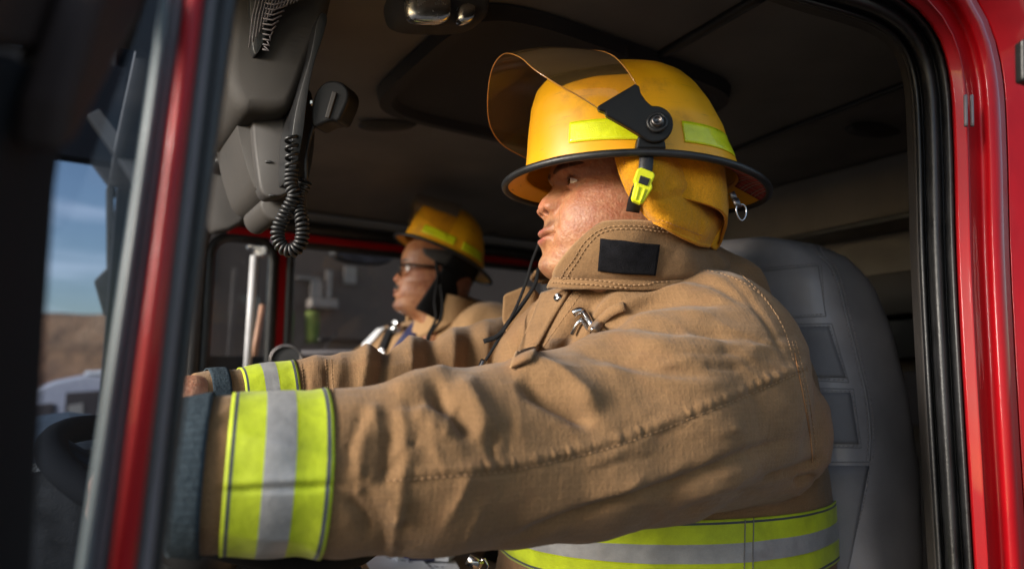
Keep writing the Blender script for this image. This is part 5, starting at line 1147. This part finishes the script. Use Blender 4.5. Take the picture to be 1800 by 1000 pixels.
# station wall beyond the far windows
wl = empty('station_wall', W(3.2, 6.0, 0), 'brown painted station wall seen through the far door windows', 'building')
def wbox(name, mat, s0, s1, z0, z1, t0=6.0, th=.2, bevel=.0, parent=wl): V, f = tbox(s0, s1, t0, t0+th, z0, z1); return mk(name, V, f, mat, parent, smooth=False, bevel=bevel)
sw = ST(hitT(262, 500, 6.0))[0]; wbox('wall', 'wall_paint', sw, sw+9, 0, 6.2)
tbv = tbox(sw-.1, sw+9, 2.3, 6.2, 6.2, 6.3); mk('roof', *tbv, 'wall_paint', wl, smooth=False)
def wp(x, y): s, t, z = ST(hitT(x, y, 5.98)); return s, z
def wpanel(name, mat, x0, y0, x1, y1, th=.03):
    a, b = wp(x0, y0), wp(x1, y1); return wbox(name, mat, min(a[0], b[0]), max(a[0], b[0]), min(a[1], b[1]), max(a[1], b[1]), 5.97-th, th)
wpanel('board_reflection', 'wall_board', 520, 486, 562, 494); wpanel('board_reflection', 'wall_board', 545, 494, 564, 524); wpanel('board_reflection', 'wall_board', 572, 476, 580, 524); wpanel('board_reflection', 'wall_board', 604, 468, 624, 500, .02)  # pale solid panels standing in for faint reflections in the window glass
wpanel('door_frame', 'trim_plastic', 376, 420, 380, 500, .02)
wpanel('conduit', 'brown_trim', 560, 600, 900, 606)
bx_ = wp(560, 534); V, f = tbox(bx_[0]-.12, bx_[0]+.12, 5.8, 5.95, bx_[1]-.05, bx_[1]+.03); tag(mk('wall_box', V, f, 'wall_board', None, smooth=False, bevel=.01), 'pale grey box fixed on the brown station wall', 'box')
hv = wp(497, 575); Vs = []
for k, (dx, w) in enumerate(((-.03, .04), (.17, .055))):
    c = W(hv[0]+dx, 5.7, hv[1]); rows = [np.array([c+RR*(w*math.cos(a)*(1+.1*math.sin(u*5)))+TT*(.05*math.sin(a))+ZZ*(.12-.26*u) for a in np.linspace(0, 2*np.pi, 16, endpoint=False)]) for u in np.linspace(0, 1, 8)]
    Vs.append(loft(rows, True, True))
mb = MB(); [mb.add(*v) for v in Vs]; tag(mb.build('vest_reflection', 'dim_lime', None), 'lime yellow vest shape standing in for a faint reflection in the far door window', 'vest')  # modelled vest shape stands in for a faint reflection in the door glass
# parked van outside
vd = 7.0
van = empty('parked_van', P(110, 800, vd), 'pale grey van parked outside, seen past the front post', 'van')
def vp(name, poly, d, th, mat, parent=None, bev=.03): V, f = prism(poly, d, th, TT); return mk(name, V, f, mat, parent or van, smooth=False, bevel=bev)
vb = vp('body', [(-260, 700), (40, 690), (100, 668), (150, 658), (210, 662), (330, 690), (330, 800), (180, 792), (60, 815), (-260, 840)], vd, 1.8, 'van_paint')
vp('roof_rack', [(150, 652), (250, 648), (250, 656), (150, 660)], vd-.02, .5, 'white_card', vb)
vp('side_window', [(-60, 720), (92, 708), (96, 716), (80, 772), (-60, 790)], vd-.02, .015, 'van_dark', vb, .004)
wd = vp('door_window', [(116, 690), (200, 684), (200, 790), (108, 800)], vd-.02, .015, 'van_dark', vb, .004)
vp('reflection_panel', [(120, 712), (146, 708), (148, 770), (118, 776)], vd-.03, .005, 'wall_board', wd, .001)
vp('door_handle', [(70, 788), (100, 785), (100, 790), (70, 793)], vd-.04, .03, 'van_dark', vb, .004)
for x in (-160, 250):
    c = P(x, 860, vd); t = np.linspace(0, 2*np.pi, 40, endpoint=False)
    wv, wf = loft([np.array([c+TT*o+RR*(r*math.cos(a))+ZZ*(r*math.sin(a)) for a in t]) for o, r in ((.1, .30), (0, .36), (-.12, .36), (-.16, .30), (-.16, .2))], True, True); wh = mk('wheel', wv, wf, 'rubber', van)
    wv, wf = loft([np.array([c+TT*o+RR*(r*math.cos(a))+ZZ*(r*math.sin(a)) for a in t]) for o, r in ((-.16, .2), (-.18, .18), (-.15, .05))], True, True); mk('rim', wv, wf, 'steel', wh)
print('done', len(bpy.data.objects))
